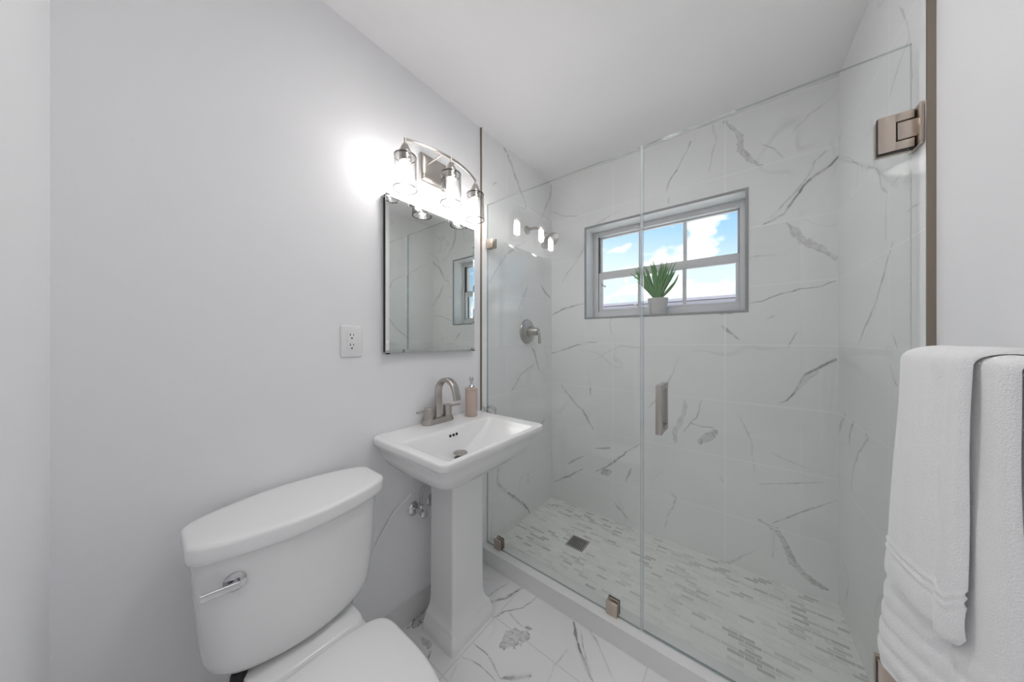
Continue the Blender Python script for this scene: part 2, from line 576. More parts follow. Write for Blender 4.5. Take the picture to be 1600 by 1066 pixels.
def smooth_path(pts, n=8):
    """Catmull-Rom through pts"""
    P = [Vector(p) for p in pts]
    P = [P[0] * 2 - P[1]] + P + [P[-1] * 2 - P[-2]]
    out = []
    for i in range(1, len(P) - 2):
        for k in range(n):
            t = k / n
            a, b, c, d = P[i - 1], P[i], P[i + 1], P[i + 2]
            out.append(0.5 * ((2 * b) + (c - a) * t + (2 * a - 5 * b + 4 * c - d) * t * t + (3 * b - a - 3 * c + d) * t ** 3))
    out.append(P[-2])
    return out


def sweep(bm, path, section, up=(0, 0, 1), mi=0):
    """section: function(k, n) -> list of (side, up) offsets; path list of Vectors"""
    n = len(path)
    rings = []
    prev = None
    for i, p in enumerate(path):
        d = (path[min(i + 1, n - 1)] - path[max(i - 1, 0)]).normalized()
        if prev is None:
            s = d.cross(Vector(up))
            if s.length < 1e-4:
                s = d.cross(Vector((1, 0, 0)))
        else:
            s = prev - d * prev.dot(d)
        s.normalize()
        prev = s
        w = d.cross(s).normalized()
        rings.append([p + s * a + w * b for a, b in section(i, n)])
    return loft(bm, rings, True, True, mi)


def circ(r, n=12):
    pts = [(r * math.cos(2 * math.pi * k / n), r * math.sin(2 * math.pi * k / n)) for k in range(n)]
    return lambda i, m: pts


def rect_sec(a, b, r=0.0015, n=3):
    pts = [(p[0], p[1]) for p in rrect(-a / 2, a / 2, -b / 2, b / 2, r, 0, n)]
    return lambda i, m: pts


def tube(bm, pts, r, n=12, seg=8, mi=0):
    return sweep(bm, smooth_path(pts, seg), circ(r, n), mi=mi)


def vein_field(U, V, veins, salt=0):
    """distance (in half widths), strength and kind of the nearest hand-laid vein at wall coordinates U, V"""
    r = np.random.default_rng(11 + salt)
    # wandering of the vein edges: a few random sines
    du = np.zeros_like(U); dv = np.zeros_like(U)
    for f, a in ((9, .010), (23, .005), (61, .0028), (120, .0016)):
        for _ in range(3):
            th = r.uniform(0, 6.28); ph = r.uniform(0, 6.28); th2 = r.uniform(0, 6.28); ph2 = r.uniform(0, 6.28)
            du += a * np.sin(f * (U * math.cos(th) + V * math.sin(th)) + ph) / 1.7
            dv += a * np.sin(f * (U * math.cos(th2) + V * math.sin(th2)) + ph2) / 1.7
    wob = np.zeros_like(U)
    for f in (17, 43, 90):
        th = r.uniform(0, 6.28); ph = r.uniform(0, 6.28)
        wob += np.sin(f * (U * math.cos(th) + V * math.sin(th)) + ph) / 3
    qd = np.full_like(U, 3.0); st = np.zeros_like(U); br = np.zeros_like(U)
    for w, inten, P in veins:
        w = max(w, 0.0034)
        k = min(1.0, 0.25 + w * 60)
        pu, pv = U + du * k, V + dv * k
        us = [p[0] for p in P]; vs_ = [p[1] for p in P]
        m = 0.03 + 3 * w
        sel = np.nonzero((U > min(us) - m) & (U < max(us) + m) & (V > min(vs_) - m) & (V < max(vs_) + m))[0]
        if not len(sel):
            continue
        a, b = pu[sel], pv[sel]
        best = np.full(len(sel), 3.0)
        nseg = len(P) - 1
        for i in range(nseg):
            (x0, y0), (x1, y1) = P[i], P[i + 1]
            L2 = (x1 - x0) ** 2 + (y1 - y0) ** 2 + 1e-9
            t = np.clip(((a - x0) * (x1 - x0) + (b - y0) * (y1 - y0)) / L2, 0, 1)
            d = np.hypot(a - x0 - t * (x1 - x0), b - y0 - t * (y1 - y0))
            g = (i + t) / nseg
            wl_ = w * (0.60 + 0.50 * np.sin(math.pi * np.clip(g, 0.02, 0.98)) + 0.35 * wob[sel])
            best = np.minimum(best, d / np.maximum(wl_, 0.0024))
        hit = best < qd[sel]
        idx = sel[hit]
        qd[idx] = best[hit]; st[idx] = inten; br[idx] = 1.0 if w > 0.0095 else 0.0
    return qd, st, br


def axis_steps(stops, step):
    out = []
    for a, b in zip(stops, stops[1:]):
        n = max(1, int(round((b - a) / step)))
        out.append(np.linspace(a, b, n, endpoint=False))
    out.append(np.array([stops[-1]]))
    return np.concatenate(out)


def vein_grid(name, us, vs_, to_xyz, veins, materials, hole=None, extra=None, salt=0, flip=False):
    """one mesh: a fine sheet carrying the vein attribute (with an optional hole) plus extra solid boxes"""
    U, V = np.meshgrid(us, vs_)
    nu, nv = len(us), len(vs_)
    X, Y, Z = to_xyz(U, V)
    co = np.stack([X, Y, Z], -1).reshape(-1, 3)
    vf = vein_field(U.ravel(), V.ravel(), veins, salt)
    i, j = np.meshgrid(np.arange(nu - 1), np.arange(nv - 1))
    a = (j * nu + i).ravel()
    quads = np.stack([a, a + 1, a + 1 + nu, a + nu], -1)
    if hole is not None:
        cu = ((us[:-1] + us[1:]) / 2)[i.ravel()]
        cv = ((vs_[:-1] + vs_[1:]) / 2)[j.ravel()]
        keep = ~((cu > hole[0]) & (cu < hole[1]) & (cv > hole[2]) & (cv < hole[3]))
        quads = quads[keep]
    if flip:
        quads = quads[:, ::-1]
    n0 = len(co)
    faces = quads
    mi = np.zeros(len(faces), int)
    if extra is not None:
        bm = bmesh.new()
        extra(bm)
        bm.verts.index_update()
        ev = np.array([v.co[:] for v in bm.verts])
        ef = np.array([[v.index for v in f.verts] for f in bm.faces])
        em = np.array([f.material_index for f in bm.faces])
        bm.free()
        co = np.concatenate([co, ev]); faces = np.concatenate([faces, ef + n0]); mi = np.concatenate([mi, em])
        vf = [np.concatenate([f, np.full(len(ev), d)]) for f, d in zip(vf, (3.0, 0.0, 0.0))]
    me = bpy.data.meshes.new(name)
    me.from_pydata(co.tolist(), [], faces.tolist())
    for nm, f in zip(('vein_dist', 'vein_strength', 'vein_broad'), vf):
        at = me.attributes.new(nm, 'FLOAT', 'POINT')
        at.data.foreach_set('value', f.astype(np.float32))
    for k in materials:
        me.materials.append(k)
    me.polygons.foreach_set('material_index', mi.astype(np.int32))
    me.update()
    o = bpy.data.objects.new(name, me)
    COL.objects.link(o)
    o['kind'] = 'structure'
    return o

# hand-laid veins: (half width, strength, points along the wall in metres)
VEINS = {
 'back': [
  (0.0127, 0.55, [(-0.088, 2.501), (-0.033, 2.447), (-0.003, 2.38), (0.003, 2.317), (0.032, 2.254), (0.072, 2.203)]),
  (0.003, 0.4, [(0.066, 2.323), (0.12, 2.271), (0.158, 2.207)]),
  (0.0067, 0.7, [(0.083, 1.896), (0.152, 1.935), (0.223, 2.04), (0.271, 2.078), (0.318, 2.107), (0.345, 2.144)]),
  (0.0055, 0.3, [(0.105, 1.926), (0.183, 2.011), (0.242, 2.081), (0.263, 2.149), (0.299, 2.182)]),
  (0.0161, 0.4, [(0.164, 1.883), (0.204, 1.826), (0.242, 1.776), (0.299, 1.743), (0.345, 1.689)]),
  (0.004, 0.5, [(0.164, 1.883), (0.204, 1.81), (0.242, 1.754), (0.299, 1.721), (0.345, 1.668)]),
  (0.004, 0.6, [(0.015, 1.482), (0.077, 1.491), (0.152, 1.527), (0.223, 1.54), (0.291, 1.543), (0.345, 1.566)]),
  (0.0095, 0.45, [(-0.108, 1.433), (-0.059, 1.43)]),
  (0.0064, 0.5, [(-0.108, 1.357), (-0.076, 1.325), (-0.028, 1.279)]),
  (0.0048, 0.6, [(-0.371, 2.136), (-0.367, 2.175)]),
  (0.0047, 0.65, [(-0.387, 2.207), (-0.371, 2.267), (-0.337, 2.311), (-0.295, 2.381), (-0.251, 2.463)]),
  (0.0065, 0.35, [(-1.194, 2.305), (-1.071, 2.238), (-0.963, 2.203)]),
  (0.0065, 0.5, [(-1.194, 1.475), (-1.087, 1.519), (-0.93, 1.552)]),
  (0.0061, 0.5, [(-1.194, 1.177), (-1.071, 1.215), (-0.945, 1.255), (-0.837, 1.265)]),
  (0.0085, 0.6, [(-1.115, 0.931), (-1.044, 0.875), (-0.983, 0.81), (-0.926, 0.772), (-0.88, 0.701), (-0.852, 0.653)]),
  (0.0048, 0.4, [(-0.875, 0.955), (-0.87, 0.895)]),
  (0.0068, 0.45, [(-0.843, 0.514), (-0.739, 0.537)]),
  (0.0062, 0.45, [(-1.055, 0.343), (-0.926, 0.425)]),
  (0.0065, 0.5, [(-1.189, 0.172), (-1.044, 0.263), (-0.945, 0.331)]),
  (0.0067, 0.55, [(-0.837, 0.349), (-0.767, 0.399), (-0.704, 0.451), (-0.618, 0.544), (-0.556, 0.606)]),
  (0.0229, 0.6, [(-0.804, 0.353), (-0.748, 0.377)]),
  (0.0053, 0.4, [(-0.626, 0.342), (-0.593, 0.437)]),
  (0.0055, 0.4, [(-0.699, 0.162), (-0.639, 0.118), (-0.573, 0.07)]),
  (0.0067, 0.6, [(0.139, 0.964), (0.164, 0.98), (0.203, 1.044), (0.231, 1.105), (0.286, 1.156), (0.342, 1.195)]),
  (0.0121, 0.3, [(0.194, 1.032), (0.231, 1.096), (0.273, 1.137)]),
  (0.0127, 0.4, [(-0.337, 0.658), (-0.337, 0.74), (-0.295, 0.842), (-0.275, 0.932)]),
  (0.0044, 0.4, [(-0.261, 0.785), (-0.219, 0.837), (-0.193, 0.942)]),
  (0.0043, 0.4, [(-0.295, 0.729), (-0.255, 0.794), (-0.187, 0.783), (-0.123, 0.787)]),
  (0.0287, 0.65, [(-0.197, 0.688), (-0.147, 0.732), (-0.123, 0.758)]),
  (0.0035, 0.3, [(0.061, 0.52), (0.173, 0.56), (0.295, 0.603)]),
  (0.0041, 0.45, [(0.112, 0.336), (0.173, 0.393), (0.249, 0.467), (0.338, 0.535)]),
  (0.0129, 0.55, [(0.066, 0.329), (0.123, 0.308), (0.164, 0.242), (0.203, 0.179), (0.258, 0.128), (0.295, 0.102), (0.319, 0.084)]),
  (0.0043, 0.6, [(0.072, 0.328), (0.132, 0.301), (0.168, 0.232), (0.211, 0.164), (0.263, 0.113), (0.302, 0.09)]),
  (0.006, 0.25, [(0.117, 0.315), (0.117, 0.16)]),
  (0.0035, 0.3, [(0.112, 0.706), (0.173, 0.68), (0.249, 0.655)]),
  (0.0048, 0.4, [(-0.359, 0.353), (-0.322, 0.322), (-0.367, 0.21), (-0.382, 0.123)]),
  (0.0033, 0.35, [(-0.105, 0.52), (-0.082, 0.477)]),
  (0.0071, 0.25, [(-1.098, 1.737), (-0.965, 1.911), (-0.841, 2.11), (-0.682, 2.168)]),
  (0.0051, 0.2, [(-0.216, 2.682), (-0.123, 2.436), (-0.153, 2.247)]),
  (0.0065, 0.22, [(-0.841, 1.155), (-0.66, 1.249), (-0.497, 1.231)]),
  (0.0045, 0.2, [(-0.093, 1.687), (0.046, 1.735), (0.171, 1.729)]),
  (0.0056, 0.2, [(0.194, 2.335), (0.245, 2.391), (0.327, 2.444)]),
  (0.0057, 0.25, [(-0.497, 0.838), (-0.385, 0.974), (-0.315, 1.176)]),
  (0.0046, 0.2, [(-0.036, 0.905), (0.032, 0.744), (0.046, 0.577)]),
  (0.0051, 0.25, [(-0.216, -0.116), (-0.093, 0.035), (0.046, 0.168)]),
  (0.0036, 0.4, [(0.097, 1.392), (0.127, 1.411)]),
  (0.0035, 0.3, [(0.206, 1.324), (0.176, 1.243)]),
 ],
 'left': [
  (0.01, 0.55, [(1.448, 2.51), (1.484, 2.496), (1.531, 2.427), (1.558, 2.388), (1.608, 2.328), (1.667, 2.272), (1.698, 2.212)]),
  (0.0109, 0.45, [(2.04, 2.509), (2.026, 2.417), (1.907, 2.222)]),
  (0.0085, 0.5, [(1.88, 1.7), (1.944, 1.656), (2.02, 1.61)]),
  (0.0087, 0.2, [(1.615, 1.488), (1.66, 1.58), (1.721, 1.677)]),
  (0.0119, 0.7, [(1.263, 0.88), (1.296, 0.897), (1.33, 0.887), (1.371, 0.86), (1.362, 0.83)]),
  (0.0069, 0.5, [(1.242, 0.929), (1.285, 0.876), (1.33, 0.845)]),
  (0.0079, 0.5, [(1.758, 1.235), (1.794, 1.2), (1.82, 1.136), (1.859, 1.062)]),
  (0.009, 0.6, [(1.477, 0.312), (1.537, 0.271), (1.593, 0.208), (1.65, 0.165), (1.698, 0.113), (1.725, 0.06)]),
  (0.0128, 0.35, [(1.386, 0.489), (1.398, 0.382), (1.504, 0.304)]),
  (0.0077, 0.4, [(1.718, 0.344), (1.718, 0.276)]),
  (0.01, 0.4, [(1.794, 0.651), (1.889, 0.658), (1.953, 0.683)]),
  (0.0063, 0.3, [(1.342, 2.224), (1.377, 2.262)]),
  (0.0086, 0.25, [(1.531, 0.956), (1.637, 1.052), (1.794, 1.107)]),
  (0.0078, 0.2, [(1.313, 1.637), (1.464, 1.824), (1.675, 1.96)]),
 ],
 'right': [
  (0.0073, 0.5, [(1.452, 1.584), (1.515, 1.514), (1.609, 1.415), (1.69, 1.35), (1.768, 1.276)]),
  (0.0052, 0.3, [(1.991, 2.125), (1.753, 1.975), (1.574, 1.871), (1.536, 1.798), (1.495, 1.764), (1.396, 1.777)]),
  (0.0049, 0.25, [(1.495, 1.765), (1.505, 1.603)]),
  (0.0036, 0.35, [(1.368, 1.65), (1.278, 1.648)]),
  (0.0122, 0.6, [(1.822, 0.948), (1.872, 0.885), (1.88, 0.844)]),
  (0.0112, 0.45, [(1.943, 0.954), (2.026, 0.872)]),
  (0.0055, 0.35, [(1.697, 0.952), (1.658, 0.921), (1.761, 0.843), (1.822, 0.758), (1.855, 0.658)]),
  (0.0059, 0.35, [(1.485, 1.214), (1.439, 1.168), (1.421, 1.156)]),
  (0.0043, 0.3, [(1.462, 1.311), (1.421, 1.262)]),
  (0.008, 0.3, [(1.962, 0.288), (1.889, 0.25), (1.925, 0.142)]),
  (0.0049, 0.25, [(1.348, 2.139), (1.43, 2.109), (1.5, 2.036)]),
  (0.0045, 0.25, [(1.33, 2.018), (1.356, 2.182), (1.408, 2.284)]),
 ],
 'floor': [
  (0.0048, 0.45, [(-0.914, 1.027), (-0.883, 1.087), (-0.828, 1.156), (-0.818, 1.24)]),
  (0.0071, 0.6, [(-0.98, 1.063), (-0.922, 1.135), (-0.902, 1.225), (-0.896, 1.262)]),
  (0.0045, 0.3, [(-1.004, 1.085), (-0.991, 1.157), (-0.975, 1.236)]),
  (0.0327, 0.6, [(-0.809, 0.962), (-0.785, 1.001), (-0.744, 1.048)]),
  (0.0086, 0.5, [(-0.765, 1.078), (-0.742, 1.085)]),
  (0.008, 0.65, [(-0.617, 1.244), (-0.593, 1.195), (-0.56, 1.147), (-0.5, 1.098), (-0.455, 1.066)]),
  (0.004, 0.4, [(-0.576, 1.218), (-0.54, 1.16), (-0.506, 1.123)]),
  (0.0036, 0.55, [(-0.906, 0.891), (-0.836, 0.892), (-0.781, 0.877), (-0.723, 0.856)]),
  (0.003, 0.4, [(-0.902, 0.822), (-0.823, 0.845), (-0.74, 0.842)]),
  (0.0031, 0.25, [(-0.589, 0.961), (-0.595, 1.032), (-0.588, 1.115)]),
  (0.0092, 0.55, [(-0.726, 0.859), (-0.703, 0.888), (-0.651, 0.933)]),
  (0.0219, 0.75, [(-1.174, 0.784), (-1.185, 0.818), (-1.197, 0.862)]),
  (0.0045, 0.5, [(-1.192, 0.75), (-1.184, 0.764)]),
  (0.0137, 0.45, [(-1.098, 0.777), (-1.053, 0.778)]),
  (0.0038, 0.5, [(-1.025, 0.763), (-1.006, 0.731)]),
  (0.0037, 0.35, [(-0.876, 1.093), (-0.816, 1.079), (-0.78, 1.074)]),
  (0.0042, 0.3, [(-0.719, 1.336), (-0.504, 1.222), (-0.386, 1.12)]),
  (0.0049, 0.3, [(-0.881, 0.732), (-0.899, 0.785)]),
 ],
}

# ================================================================== the room shell
B = 2.04            # shower back wall
XL = -1.20          # tiled face of the left wall
XP = -1.21          # painted face of the left wall
TH = 0.0247         # the right wall runs slightly out of square
CEIL = 2.523
YT = 1.246          # where the tile starts on the side walls
ENT = -0.115        # entry wall
PAN = 0.046         # shower floor


def xr(y):          # tiled face of the right wall
    return 0.348 + TH * (B - y)


def xrp(y):         # painted face of the right wall
    return xr(y) + 0.013


WX0, WX1, WZ0, WZ1 = -0.910, 0.005, 1.450, 2.097     # window opening in the tile

# floor
def _floor_extra(bm):
    box(bm, -1.30, 0.55, -2.4, -0.30, -0.08, 0.0)
    box(bm, -1.30, 0.55, -0.30, 1.36, -0.08, -0.004)
    box(bm, -1.30, 0.55, 1.30, 2.2, -0.08, PAN - 0.012)
    box(bm, -2.1, -1.30, -2.4, -0.30, -0.08, 0.0)
    box(bm, 0.55, 1.4, -2.4, -0.30, -0.08, 0.0)
vein_grid('floor', axis_steps([-1.30, 0.55], 0.004), axis_steps([-0.30, 1.36], 0.004),
          lambda U, V: (U, V, np.zeros_like(U)), VEINS['floor'], [M['tile_floor'], M['tile_floor']], extra=_floor_extra, salt=3)

# shower floor of small marble strips
structure('floor_shower', Box(XL - 0.005, xr(B) + 0.03, 1.34, B + 0.005, PAN - 0.012, PAN), M['mosaic'], smooth=None)

# ceiling
structure('ceiling', Box(-2.1, 1.4, -2.4, 2.3, CEIL, CEIL + 0.1), M['ceiling'], smooth=None)

# left wall: painted, with the shower tile in front of its far end
structure('wall_left', Box(XP - 0.12, XP, -0.215, 2.3, 0.0, CEIL), M['paint'], smooth=None)
vein_grid('wall_shower_left', axis_steps([YT, B], 0.004), axis_steps([PAN - 0.01, CEIL], 0.004),
          lambda U, V: (np.full_like(U, XL), U, V), VEINS['left'], [M['tile_side'], M['tile_plain']],
          extra=lambda bm: box(bm, XP - 0.002, XL - 0.0005, YT, B, 0.0, CEIL, mi=1), salt=1)

# back wall with the window opening
def _back_extra(bm):
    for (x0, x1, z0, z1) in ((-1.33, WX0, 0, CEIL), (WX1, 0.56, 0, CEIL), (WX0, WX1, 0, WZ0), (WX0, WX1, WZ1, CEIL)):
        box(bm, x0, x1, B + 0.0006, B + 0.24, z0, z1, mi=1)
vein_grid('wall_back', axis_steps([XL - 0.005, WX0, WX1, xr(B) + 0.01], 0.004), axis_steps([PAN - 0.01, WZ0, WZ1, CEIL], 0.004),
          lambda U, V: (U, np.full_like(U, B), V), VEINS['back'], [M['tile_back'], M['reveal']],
          hole=(WX0, WX1, WZ0, WZ1), extra=_back_extra, salt=2)

# right wall: tile at the shower, paint nearer
vein_grid('wall_shower_right', axis_steps([YT + 0.005, B], 0.004), axis_steps([0.0, CEIL], 0.004),
          lambda U, V: (0.348 + TH * (B - U), U, V), VEINS['right'], [M['tile_side'], M['tile_plain']],
          salt=4)
bm = bmesh.new()
loft(bm, [[(xrp(y0) + 0.0, y0, z), (xrp(y1), y1, z), (xrp(y1) + 0.12, y1, z), (xrp(y0) + 0.12, y0, z)] for z in (0.0, CEIL)
          for y0, y1 in ((-0.215, B + 0.005),)])
structure('wall_right', bm, M['paint'], smooth=None)

# entry wall with the doorway the picture is taken from
bm = bmesh.new()
DX0, DX1, DZ = -0.76, 0.30, 2.08
box(bm, XP - 0.05, DX0, ENT - 0.10, ENT, 0, CEIL)
box(bm, DX1, 0.50, ENT - 0.10, ENT, 0, CEIL)
box(bm, DX0, DX1, ENT - 0.10, ENT, DZ, CEIL)
structure('wall_front', bm, M['paint'], smooth=None)

# the room beyond the doorway
bm = bmesh.new()
box(bm, -2.1, -2.0, -2.4, -0.215, 0, CEIL)
box(bm, 1.3, 1.4, -2.4, -0.215, 0, CEIL)
box(bm, -2.1, 1.4, -2.5, -2.4, 0, CEIL)
box(bm, -2.1, XP - 0.05, -0.225, -0.125, 0, CEIL)
box(bm, 0.50, 1.4, -0.225, -0.125, 0, CEIL)
structure('wall_hall', bm, M['paint'], smooth=None)

# metal edge strips of the tile
structure('trim_1', Box(XP, XL + 0.0015, YT - 0.004, YT + 0.001, 0.88, CEIL - 0.002), M['strip'], smooth=None)
xa = xr(YT)
structure('trim_2', Box(xa - 0.0015, xa + 0.0135, YT + 0.0, YT + 0.006, 0.0, CEIL - 0.001), M['strip'], smooth=None)

# curb
bm = bmesh.new()
box(bm, XL - 0.002, xr(1.3), YT, 1.345, 0.0, 0.084)
box(bm, XL - 0.002, xr(1.3), YT - 0.002, 1.350, 0.084, 0.090, bevel=0.0015)
structure('trim_3', bm, M['tile_plain'])

# baseboard
bm = bmesh.new()
box(bm, XP - 0.002, XP + 0.011, ENT, YT - 0.0005, 0.0, 0.100)
box(bm, XP - 0.002, XP + 0.0125, ENT, YT - 0.0005, 0.100, 0.104)
structure('baseboard_left', bm, M['base_tile'], smooth=None)

# ================================================================== window
win = bpy.data.objects.new('window_1', None)
win.location = (-0.45, 2.2, WZ0); COL.objects.link(win)
win['kind'] = 'structure'
bm = bmesh.new()
FY0, FY1 = 2.165, 2.235
gx0, gx1 = -0.868, -0.020
box(bm, WX0, gx0, FY0, FY1, WZ0, WZ1, bevel=0.002)
box(bm, gx1, WX1, FY0, FY1, WZ0, WZ1, bevel=0.002)
box(bm, gx0, gx1, FY0, FY1, WZ0, 1.500, bevel=0.002)
box(bm, gx0, gx1, FY0, FY1, 2.062, WZ1, bevel=0.002)
finish('window_frame', bm, M['window_frame'], win)
# upper sash
bm = bmesh.new()
for x0, x1, z0, z1 in ((gx0 + .0006, gx0 + .016, 1.8003, 2.0517), (gx1 - .012, gx1 - .0006, 1.8003, 2.0517), (gx0 + .0006, gx1 - .0006, 2.052, 2.0614), (gx0 + .0006, gx1 - .0006, 1.762, 1.800)):
    box(bm, x0, x1, 2.196, 2.220, z0, z1, bevel=0.0015)
finish('upper_sash', bm, M['window_frame'], win)
bm = bmesh.new()
for x0, x1, z0, z1 in ((gx0 + .0006, gx0 + .028, 1.5143, 1.7397), (gx1 - .020, gx1 - .0006, 1.5143, 1.7397), (gx0 + .0006, gx1 - .0006, 1.740, 1.79), (gx0 + .0006, gx1 - .0006, 1.5006, 1.514)):
    box(bm, x0, x1, 2.172, 2.1955, z0, z1, bevel=0.0015)
finish('lower_sash', bm, M['window_frame'], win)
bm = bmesh.new()
for x in (-0.577, -0.3025):
    box(bm, x - 0.0105, x + 0.0105, 2.200, 2.216, 1.795, 2.056, bevel=0.0015)
    box(bm, x - 0.0105, x + 0.0105, 2.176, 2.192, 1.508, 1.745, bevel=0.0015)
finish('muntin', bm, M['window_frame'], win)
finish('upper_pane', Box(gx0, gx1, 2.206, 2.210, 1.78, 2.058), M['pane'], win, smooth=None)
finish('lower_pane', Box(gx0, gx1, 2.183, 2.187, 1.505, 1.76), M['pane'], win, smooth=None)
bm = bmesh.new()
box(bm, -0.842, -0.832, 2.160, 2.174, 1.690, 1.715, bevel=0.002)
tube(bm, [(-0.838, 2.166, 1.70), (-0.826, 2.160, 1.690), (-0.815, 2.158, 1.684)], 0.004)
lathe(bm, (-0.812, 2.158, 1.683), (1, 0, -.3), [(-.006, .002), (-.004, .007), (.004, .007), (.006, .002)], n=12)
finish('sash_latch', bm, M['nickel'], win)
bm = bmesh.new()
for z in (1.532, 1.722):
    box(bm, -0.607, -0.588, 2.160, 2.178, z - 0.005, z + 0.005, bevel=0.002)
finish('sash_stop', bm, M['nickel'], win)
# metal strip around the opening
bm = bmesh.new()
t = 0.013
for x0, x1, z0, z1 in ((WX0 - t, WX0, WZ0 - t, WZ1 + t), (WX1, WX1 + t, WZ0 - t, WZ1 + t), (WX0, WX1, WZ0 - t, WZ0), (WX0, WX1, WZ1, WZ1 + t)):
    box(bm, x0, x1, B - 0.003, B + 0.004, z0, z1)
structure('trim_4', bm, M['window_strip'], smooth=None)

# outside
structure('ground_outside', Box(-12, 10, 2.4, 30, -0.6, -0.5), M['ground'], smooth=None)
nb = thing('neighbour_building', (-2.0, 10.0, -0.5), 'flat-roofed neighbouring building seen low through the window', 'building')
finish('wall', Box(-7, 4, 8.2, 12, -0.5, 2.12), M['stucco'], nb, smooth=None)
bm = bmesh.new()
box(bm, -7.4, 4.4, 7.95, 12.2, 2.20, 2.262)
box(bm, -7.4, 4.4, 8.0, 12.2, 2.08, 2.185)
finish('roof', bm, M['roof'], nb, smooth=None)

# ================================================================== shower glass
G0, G1 = 1.287, 1.297
GZ0, GZ1 = 0.0915, 2.086


def glass_panel(bm, x0, x1, z0, z1):
    fs = box(bm, x0, x1, G0, G1, z0, z1)
    for f in fs:
        n = f.calc_center_median()
        inside = abs(n.x - (x0 + x1) / 2) < 0.001 and abs(n.z - (z0 + z1) / 2) < 0.001
        f.material_index = 0 if inside else 1


fx = thing('fixed_glass_panel', (-0.77, 1.292, GZ0), 'fixed clear glass shower panel beside the sink, held by small square clips', 'glass panel')
bm = bmesh.new(); glass_panel(bm, XL + 0.003, -0.338, GZ0, GZ1)
finish('glass_sheet', bm, [M['glass'], M['glass_edge']], fx, smooth=None)


def clip_part(name, x0, x1, z0, z1, parent, label=None):
    bm = bmesh.new()
    box(bm, x0, x1, G0 - 0.011, G0 - 0.0004, z0, z1, bevel=0.0012)
    box(bm, x0, x1, G1 + 0.0004, G1 + 0.011, z0, z1, bevel=0.0012)
    o = finish(name, bm, M['warm_nickel'], parent)
    bm = bmesh.new()
    box(bm, x0 + .001, x1 + 0.0025, G1 + 0.0112, G1 + 0.0135, z0 - 0.0, z1 + 0.0025)
    finish('gasket', bm, M['dark'], o, smooth=None)
    return o


clip_part('glass_clip', -1.133, -1.087, 0.0915, 0.145, fx)
clip_part('glass_clip', -0.478, -0.430, 0.0915, 0.147, fx)
clip_part('glass_clip', -1.196, -1.146, 1.824, 1.876, fx)

dr = thing('shower_door', (0.0, 1.292, GZ0), 'hinged clear glass shower door with a square pull handle', 'shower door')
bm = bmesh.new(); glass_panel(bm, -0.326, 0.3535, GZ0 + 0.004, GZ1)
finish('glass_sheet', bm, [M['glass'], M['glass_edge']], dr, smooth=None)
finish('vinyl_seal', Box(-0.3375, -0.3265, G0 - 0.001, G1 + 0.001, GZ0 + 0.004, GZ1 - 0.002, bevel=0.001), M['seal'], dr, smooth=None)
finish('door_sweep', Box(-0.326, 0.3535, G0 + 0.001, G1 - 0.001, GZ0 - 0.001, GZ0 + 0.0035), M['seal'], dr, smooth=None)
# square pull on both faces
bm = bmesh.new()
hx0, hx1, hz0, hz1 = -0.268, -0.246, 0.925, 1.115
for y0, y1 in ((1.232, 1.248), (1.337, 1.352)):
    box(bm, hx0, hx1, y0, y1, hz0, hz1, bevel=0.0015)
for z0, z1 in ((hz0, hz0 + 0.022), (hz1 - 0.022, hz1)):
    box(bm, hx0 + .001, hx1 - .001, 1.2475, G0, z0, z1, bevel=0.001)
    box(bm, hx0 + .001, hx1 - .001, G1, 1.3375, z0, z1, bevel=0.001)
finish('pull_handle', bm, M['nickel'], dr)


def hinge(z0, z1, parent):
    zc = (z0 + z1) / 2
    root = None
    bm = bmesh.new()
    # door plate with a square notch towards the wall
    for y0, y1 in ((G0 - 0.013, G0 - 0.0005), (G1 + 0.0005, G1 + 0.013)):
        x0, x1, xn = 0.292, 0.3545, 0.3235
        nz = (z1 - z0) * 0.27
        box(bm, x0, xn, y0, y1, z0, z1, bevel=0.001)
        box(bm, xn, x1, y0, y1, z0, zc - nz, bevel=0.001)
        box(bm, xn, x1, y0, y1, zc + nz, z1, bevel=0.001)
    h = finish('hinge', bm, M['warm_nickel'], parent)
    bm = bmesh.new()
    box(bm, 0.3265, 0.362, G0 - 0.012, G1 + 0.012, zc - nz + 0.0035, zc + nz - 0.0035, bevel=0.001)
    finish('knuckle', bm, M['warm_nickel'], h)
    bm = bmesh.new()
    xw = xr(1.292)
    box(bm, 0.3585, xw - 0.001, 1.258, 1.326, z0 - 0.002, z1 + 0.006, bevel=0.001)
    finish('wall_plate', bm, M['warm_nickel'], h)
    bm = bmesh.new()
    box(bm, 0.2908, 0.2918, G0 - 0.0115, G0 - .0006, z0, z1 - .001)
    box(bm, 0.2908, 0.3545, G0 - 0.0115, G0 - .0006, z0 - 0.0022, z0 - 0.0002)
    box(bm, 0.3547, 0.3582, G0 - 0.004, G1 + 0.004, z0, z1)
    box(bm, 0.3238, 0.3262, G0 - 0.010, G1 + .010, zc - nz + 0.001, zc + nz - 0.001)
    finish('hinge_gasket', bm, M['dark'], h, smooth=None)


hinge(1.803, 1.902, dr)
hinge(0.293, 0.394, dr)

